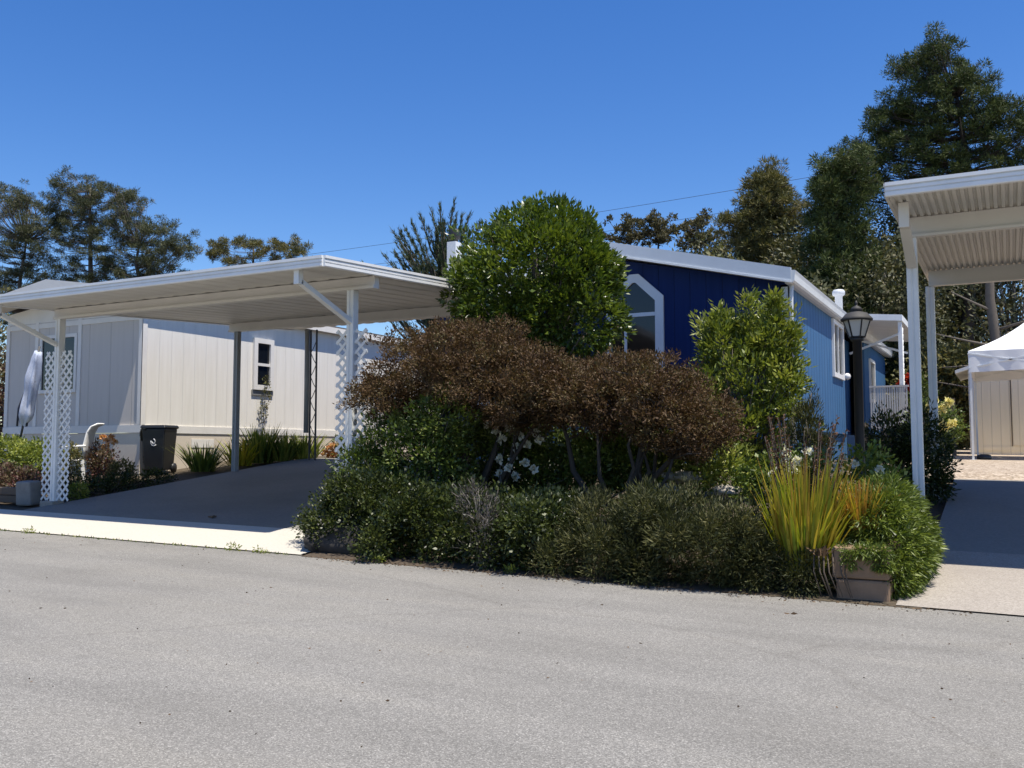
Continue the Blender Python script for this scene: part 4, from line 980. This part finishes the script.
def pads(lst,r0,r1,dy,extra=0,sx=1.0,sz=.75,rs=(.20,.36)):
    out=[]
    for (x,y,z) in lst:
        r=random.uniform(r0,r1); out.append((x,y+random.uniform(-dy,dy),z,r*.8))
        for k in range(extra):
            out.append((x+random.gauss(0,.6)*sx,y+random.uniform(-dy,dy)*1.3,z+random.gauss(-.38,.42)*sz,random.uniform(*rs)))
    return out
g=lambda x,y:(x,y,gz(x,y))
# left pine group
pads_tree('pine_tree','leftmost greyed pine at the edge of the photo behind the beige house',g(-49,33),[(0,0,-.3),(.4,0,5),(.2,.2,9),(1.0,0,11.5)],
  pads([(-50.42, 33.00, 14.92),(-49.28, 33.00, 13.80),(-48.07, 33.00, 14.16),(-46.84, 33.00, 13.49),(-49.75, 33.00, 12.70),(-47.81, 33.00, 12.48),(-46.27, 33.00, 12.48),(-48.79, 33.00, 11.46),(-46.88, 33.00, 11.09),(-49.89, 33.00, 10.60),(-48.01, 33.00, 9.97),(-52.42, 33.00, 14.48),(-52.27, 33.00, 12.11),(-49.37, 33.00, 9.24),(-47.28, 33.00, 9.24),(-51.21, 33.00, 9.97),(-49.93, 33.00, 8.15),(-48.41, 33.00, 7.87)],.4,.6,1.0,20,1.15,1.0),'pine_grey',110,15,.13,.024,limbr=.035,bark='bark')
pads_tree('pine_tree','tall open pine with a leaning spire, middle of the left group',g(-44.2,34),[(0,0,-.3),(-.3,0,5),(0,.2,9),(.1,0,11.5),(.0,0,14)],
  pads([(-45.59, 34.00, 15.21),(-44.89, 34.00, 14.55),(-45.88, 34.00, 14.35),(-45.18, 34.00, 13.69),(-43.25, 34.00, 14.22),(-43.86, 34.00, 13.53),(-46.16, 34.00, 13.25),(-44.47, 34.00, 12.71),(-46.60, 34.00, 11.99),(-45.08, 34.00, 11.66),(-43.48, 34.00, 12.15),(-46.19, 34.00, 10.43),(-44.52, 34.00, 10.27),(-43.10, 34.00, 10.79),(-46.90, 34.00, 9.48),(-45.13, 34.00, 9.21),(-43.51, 34.00, 9.41)],.3,.5,.9,16,.8,.8),'pine_grey',120,15,.13,.024,limbr=.032,bark='bark')
pads_tree('pine_tree','windswept pine reaching right, nearest the sky gap of the left group',g(-40.5,34.5),[(0,0,-.3),(.1,0,5),(-.3,.2,8),(-.5,0,9.6),(-.3,0,10.6)],
  pads([(-42.34, 34.50, 13.90),(-41.55, 34.50, 13.63),(-42.55, 34.50, 13.26),(-41.12, 34.50, 12.54),(-42.20, 34.50, 12.33),(-42.96, 34.50, 11.65),(-41.53, 34.50, 11.38),(-40.40, 34.50, 11.80),(-39.05, 34.50, 11.81),(-39.84, 34.50, 10.93),(-38.07, 34.50, 11.12),(-37.62, 34.50, 10.65),(-38.48, 34.50, 10.42),(-40.73, 34.50, 10.43),(-42.11, 34.50, 10.35),(-39.35, 34.50, 9.98),(-38.30, 34.50, 9.40),(-39.93, 34.50, 9.50),(-41.30, 34.50, 9.40),(-42.88, 34.50, 9.76)],.28,.45,.8,11,.6,.6),'pine_grey',130,15,.13,.024,limbr=.030,bark='bark')
# small flat pine
pads_tree('pine_tree','small flat-topped pine showing above the carport roof alone in the sky',g(-40,42),[(0,0,-.3),(.3,0,5),(.0,.2,9),(.2,0,12)],
  pads([(-43.21, 42.00, 12.57),(-42.38, 42.00, 12.61),(-41.73, 42.00, 12.92),(-42.86, 42.00, 11.91),(-41.87, 42.00, 12.06),(-40.26, 42.00, 12.58),(-39.45, 42.00, 12.19),(-38.66, 42.00, 12.05),(-37.73, 42.00, 12.01),(-36.97, 42.00, 11.99),(-36.29, 42.00, 12.04),(-35.90, 42.00, 11.35),(-40.87, 42.00, 11.47),(-39.12, 42.00, 11.43),(-37.72, 42.00, 11.29),(-36.65, 42.00, 11.19),(-40.05, 42.00, 10.91),(-38.09, 42.00, 10.85)],.28,.42,.9,3,.4,.35),'olive',130,18,.18,.030,limbr=.026,bark='bark')
# cypress with upswept sprays
cb=g(-17.4,27)
ct=thing('cypress_tree','dark feathery cypress with upswept branches between the carport and the round tree','tree',cb)
mb=MB(); A=[];OO=[]
tips=[(-18.84, 27.00, 7.45),(-18.55, 27.00, 7.78),(-18.96, 27.00, 6.96),(-17.92, 27.00, 8.20),(-17.47, 27.00, 8.29),(-17.10, 27.00, 8.38),(-16.50, 27.00, 8.52),(-16.42, 27.00, 8.09),(-18.25, 27.00, 7.32),(-17.59, 27.00, 7.74),(-18.66, 27.00, 6.72),(-16.90, 27.00, 7.80),(-15.90, 27.00, 7.96),(-15.51, 27.00, 7.64),(-16.10, 27.00, 7.50),(-19.09, 27.00, 6.58),(-18.16, 27.00, 6.81),(-17.26, 27.00, 7.35)]
mb.tube([(0,0,-.3),(.1,0,3),(.6,0,6),(.9,0,7.2)],[.2,.16,.08,.03],8)
for t_ in tips+[(x+random.uniform(-.9,.9),27+random.uniform(-1,1),z-random.uniform(.4,1.6)) for x,_,z in tips for _k in range(4)]:
    t=Vector(t_)-Vector(cb); s=Vector((.5+random.uniform(-.2,.2),0,max(2.0,t.z-1.9-abs(t.x)*.3))); m_=s.lerp(t,.5)+Vector((0,0,-.3))
    mb.tube([s,m_,t],[.05,.035,.01],5)
    u=rng.random(80)**.7
    p=np.array([np.array(s)*(1-a)**2+2*np.array(m_)*a*(1-a)+np.array(t)*a*a for a in u]); A.append(p+rng.normal(size=p.shape)*.10*(1.15-u)[:,None]); d_=nrm((np.array(t)-np.array(m_))[None]); OO.append(np.repeat(d_,80,0))
mb.build('trunk',M['bark_dark'],ct)
P,D,l,w,cv=leaves_on(np.concatenate(A),np.concatenate(OO),4,.02,.17,.022,1.2,.3,.1,.35); leafmesh('crown',P,D,l,w,LM['cypress'],ct,None,.1)
# far brown gums
for pxs,label in (([(-21.64, 56.00, 14.25),(-21.23, 56.00, 14.59),(-20.69, 56.00, 14.27),(-21.10, 56.00, 13.80),(-21.79, 56.00, 13.61),(-20.56, 56.00, 13.35)],'leftmost of the three far brown gum trees over the blue roof'),
                  ([(-19.88, 56.00, 14.44),(-19.35, 56.00, 14.57),(-18.83, 56.00, 14.06),(-19.49, 56.00, 13.88),(-20.03, 56.00, 13.55),(-18.97, 56.00, 13.18),(-18.31, 56.00, 13.62)],'middle one of the three far brown gum trees over the blue roof'),
                  ([(-16.90, 54.00, 13.54),(-16.29, 54.00, 13.77),(-15.80, 54.00, 13.53),(-16.54, 54.00, 13.01),(-15.69, 54.00, 12.80),(-17.04, 54.00, 12.46),(-16.06, 54.00, 12.11),(-15.33, 54.00, 12.40)],'rightmost of the three far brown gum trees over the blue roof')):
    bx_=sum(p[0] for p in pxs)/len(pxs); by_=pxs[0][1]
    pads_tree('gum_tree',label,g(bx_,by_),[(0,0,-.3),(.2,0,6),(-.1,0,10),(.1,0,13)],pads(pxs,.45,.75,1.0,2)+pads([(bx_+random.uniform(-1.5,1.5),by_,z) for z in (8,9.5,10.5,11.5)],1.0,1.4,1,1),'brownleaf',60,14,.18,.09,group='far brown gum trees',flat=.8)
# olive pine over the blue roof
def cone_pads(cx,cy,z0,z1,r0,r1,n,rp):
    out=[]
    for i in range(n):
        t=(i+.5)/n; z=z0+(z1-z0)*t; r=r0+(r1-r0)*t; a_=i*2.4+random.uniform(-.4,.4); q=r*random.uniform(.55,1.0)
        out.append((cx+math.cos(a_)*q,cy+math.sin(a_)*q,z+random.uniform(-.3,.3),rp*random.uniform(.7,1.2)*(1-.35*t)))
    return out
pads_tree('pine_tree','olive-green pointed pine standing directly over the right end of the blue roof',g(-8.1,37),[(0,0,-.3),(.1,0,4),(0,0,8),(.1,0,11.0)],
  cone_pads(-8.15,37,2.5,10.9,2.9,.25,80,1.0)+pads([(-9.64, 37.00, 9.14),(-9.18, 37.00, 9.77),(-8.79, 37.00, 9.44),(-7.87, 37.00, 10.53),(-8.07, 37.00, 10.08),(-7.61, 37.00, 9.86),(-8.47, 37.00, 9.69),(-7.12, 37.00, 9.40),(-6.75, 37.00, 8.88),(-9.28, 37.00, 8.57),(-10.01, 37.00, 8.65)],.3,.45,.9,4,.5,.5),'olive',85,18,.19,.030,limbr=.05)
pads_tree('pine_tree','dark narrow pine left of the tallest pine, its top level with the carport roof',g(-5.0,33),[(0,0,-.3),(.1,0,4),(0,0,7),(.1,0,10.0)],
  cone_pads(-5.0,33,1.5,9.9,1.9,.35,85,.85)+pads([(-5.31, 33.00, 8.88),(-5.10, 33.00, 9.27),(-4.51, 33.00, 9.64),(-4.78, 33.00, 9.09),(-4.30, 33.00, 10.13),(-4.12, 33.00, 9.76),(-5.19, 33.00, 8.35),(-5.52, 33.00, 8.04),(-4.01, 33.00, 9.05)],.3,.42,.7,4,.4,.5),'pine',95,18,.17,.028,limbr=.05)
# the tall pine
pads_tree('pine_tree','tallest dark pine with layered branches rising above the right carport',g(-1.4,36),[(0,0,-.3),(.2,0,4),(.5,0,8),(.3,0,10.6),(.1,0,12.6)],
  pads([(-1.86, 36.00, 14.49),(-2.10, 36.00, 14.17),(-1.61, 36.00, 14.00),(-2.51, 36.00, 13.80),(-2.84, 36.00, 13.72),(-1.92, 36.00, 13.54),(-1.21, 36.00, 13.55),(-2.62, 36.00, 13.23),(-2.20, 36.00, 12.93),(-1.49, 36.00, 12.88),(-0.97, 36.00, 12.93),(-0.72, 36.00, 13.09),(-1.82, 36.00, 12.43),(-1.18, 36.00, 12.31),(-0.55, 36.00, 12.27),(-3.48, 36.00, 12.57),(-3.83, 36.00, 12.33),(-4.18, 36.00, 12.09),(-3.22, 36.00, 12.08),(-2.75, 36.00, 12.22),(-2.33, 36.00, 11.86),(-1.65, 36.00, 11.74),(-0.95, 36.00, 11.70),(-0.32, 36.00, 11.73),(0.06, 36.00, 11.95),(-4.05, 36.00, 11.62),(-3.64, 36.00, 11.71),(-3.17, 36.00, 11.33),(-2.58, 36.00, 11.31),(-1.93, 36.00, 11.13),(-1.28, 36.00, 11.10),(-0.59, 36.00, 11.14),(0.10, 36.00, 11.24),(0.59, 36.00, 11.44),(0.93, 36.00, 10.89),(-4.62, 36.00, 11.04),(-4.28, 36.00, 10.76),(-3.86, 36.00, 10.92),(-3.33, 36.00, 10.62),(-2.79, 36.00, 10.69),(-2.21, 36.00, 10.31),(-1.56, 36.00, 10.36),(-0.92, 36.00, 10.40),(-0.23, 36.00, 10.51),(0.38, 36.00, 10.56),(0.91, 36.00, 10.20),(1.38, 36.00, 10.82),(-4.40, 36.00, 10.18),(-3.96, 36.00, 9.89),(-3.05, 36.00, 9.92),(-2.07, 36.00, 9.63),(-1.26, 36.00, 9.74),(-0.47, 36.00, 9.77),(0.44, 36.00, 9.78),(1.49, 36.00, 9.76),(-4.66, 36.00, 9.54),(-4.25, 36.00, 9.12)],.30,.46,.8,7,.60,.30),'pine',135,15,.14,.026,limbr=.04,tr=.26,bare=4)
# dense dark wood behind the houses: individual trees
for i,(x,y,h,r,lm,label) in enumerate([(-9.6,30.5,6.6,2.3,'olive','olive bushy tree behind the middle of the blue roof'),
   (-6.6,29.5,5.4,2.0,'darkwood','speckled grey-green tree just behind the eave of the blue house'),
   (-3.6,33.0,6.8,1.9,'darkwood','dark grey-green tree behind the porch of the blue house'),
   (-2.7,37.5,8.6,2.3,'darkwood','taller dark tree between the porch and the right carport roof'),
   (.3,38,8.8,2.6,'darkwood','dark spreading tree under the right carport roof behind the bare trunk'),
   (2.9,37,5.8,2.2,'darkwood','dark tree behind the white canopy tent at the right edge'),
   (-1.7,31.5,3.0,1.3,'olive','low light green tree behind the wooden fence'),
   (-10.6,38,8.6,2.6,'darkwood','dark rounded tree behind the blue roof left of the olive pointed pine'),
   (-6.2,36,8.8,2.4,'darkwood','dark rounded tree filling the gap between the olive pine and the narrow pine'),
   (-3.0,35.5,8.4,2.2,'darkwood','dark rounded tree below the left branches of the tallest pine'),
   (-13.5,36,5.5,2.4,'olive','low olive tree hidden low behind the round tree'),
   (-31,17,6.0,2.8,'darkwood','dark tree off beyond the far left end of the beige house'),
   (-40,24,7.0,3.2,'olive','olive tree off beyond the dark tree at the far left'),
   (-27.5,30,4.2,2.4,'darkwood','dark low tree just left behind the beige gable')]):
    root=thing('broadleaf_tree',label,'tree',g(x,y),0,'trees behind the houses'); B=np.array(g(x,y))
    ez=B[2]; E_=[(x,y,ez+h*.62,r,r*.9,h*.36)]+[(x+random.uniform(-.7,.7)*r,y+random.uniform(-.5,.5)*r,ez+h*random.uniform(.3,.85),r*random.uniform(.4,.6),r*.5,h*random.uniform(.12,.2)) for k in range(7)]+[(x,y,ez+h*.25,r*.8,r*.8,h*.22)]
    C,O=blob(E_,520,.4,.12,.6)
    mb=MB(); mb.tube([(0,0,-.3),(.1,0,h*.3),(-.05,0,h*.6),(.1,0,h*.85)],[.16,.13,.08,.03],8)
    for k in rng.choice(len(C),40,replace=False):
        t=Vector(C[k]-B); s=Vector((0,0,t.z*.5)); mb.tube([s,s.lerp(t,.5)+Vector((0,0,.1)),t],[.045,.03,.008],5)
    mb.build('trunk',M['bark_pale'],root)
    P,D,l,w,cv=leaves_on(C-B,O,34,.42,.16,.085,.5,.6,.1,.8); leafmesh('crown',P,D,l,w,LM[lm],root,cv*.55+rng.random(len(P))*.45,.2)
# bare pale trunk behind the tent
bt=thing('bare_tree','bare pale trunk with dead side limbs behind the white canopy tent','tree',g(-.2,30.5))
mb=MB(); mb.tube([(0,0,-.3),(.05,0,1.5),(-.05,0,3),(-.2,0,4.4),(-.15,0,6.0),(-.2,.2,8)],[.20,.17,.15,.13,.10,.05],9)
for z,dx,dz,l_ in ((3.0,-1,.35,1.7),(2.5,-1,-.05,1.5),(3.5,1,.35,1.6),(1.7,-1,.25,1.7),(4.0,-1,.5,1.2),(3.2,1,.1,1.4)):
    mb.tube([(-.05,0,z),(dx*l_*.5,-.2,z+dz*.6),(dx*l_,-.4,z+dz*1.3)],[.05,.03,.012],6)
mb.build('trunk',M['bark'],bt)
A=[];
for k in range(26): A.append((random.uniform(-1.8,1.8),random.uniform(.2,1.2),random.uniform(3.5,8)))
C=np.array(A); P,D,l,w,cv=leaves_on(C,nrm(rng.normal(size=C.shape)),60,.5,.16,.07,.4,.6,.2,.8); leafmesh('crown',P,D,l,w,LM['darkwood'],bt,None,.2)

# power lines
for p,q,label in (((-53.88, 60.00, 16.13),(-6.81, 60.00, 17.26),'upper thin power line crossing the sky behind the round tree'),((-48.55, 60.00, 14.63),(-7.94, 60.00, 15.92),'lower thin power line crossing the sky behind the round tree')):
    a_=Vector(p); c=Vector(q); pts=[]
    for k in range(25):
        u=k/24; v_=a_.lerp(c,u); v_.z-=4*.25*u*(1-u); pts.append(v_)
    d_=(c-a_); pts=[a_-d_*.3]+pts
    o=MB().tube(pts,.014,5).build('power_line',M['wire']); tag(o,label,'power line','power lines in the sky')

# ------------------------------------------------------------------ light, sky, camera
sd=Vector((.32,-.08,1)).normalized()
sun=bpy.data.lights.new('sun','SUN'); sun.energy=5.0; sun.angle=math.radians(.53); sun.color=(1,.935,.835)
so=bpy.data.objects.new('sun',sun); link(so); so.rotation_euler=sd.to_track_quat('Z','Y').to_euler(); so.location=(0,0,30)
wld=bpy.data.worlds.new('World'); S.world=wld; wld.use_nodes=True; nt=wld.node_tree
bg=nt.nodes['Background']; sk=nt.nodes.new('ShaderNodeTexSky'); sk.sky_type='NISHITA'; sk.sun_disc=False
sk.sun_elevation=math.asin(sd.z); sk.sun_rotation=math.atan2(sd.x,sd.y); sk.altitude=100; sk.air_density=1.0; sk.dust_density=.3; sk.ozone_density=2.5
hs_=nt.nodes.new('ShaderNodeHueSaturation'); hs_.inputs['Saturation'].default_value=1.34; hs_.inputs['Hue'].default_value=.512; nt.links.new(sk.outputs[0],hs_.inputs['Color']); nt.links.new(hs_.outputs[0],bg.inputs[0]); bg.inputs[1].default_value=.115
cam=bpy.data.cameras.new('camera'); co=bpy.data.objects.new('camera',cam); link(co)
cam.sensor_fit='HORIZONTAL'; cam.sensor_width=36; cam.lens=36*940/1024; cam.clip_end=3000; cam.clip_start=.05
co.location=(0,0,0); co.rotation_euler=(PI/2+math.atan(66/940),0,math.radians(27.9))
S.camera=co
S.view_settings.view_transform='Standard'; S.view_settings.look='None'; S.view_settings.exposure=.52; S.view_settings.gamma=1
S.view_settings.use_curve_mapping=False
S.cycles.max_bounces=8; S.cycles.transparent_max_bounces=4; S.cycles.diffuse_bounces=4; S.cycles.glossy_bounces=3; S.cycles.transmission_bounces=3
S.cycles.use_denoising=True
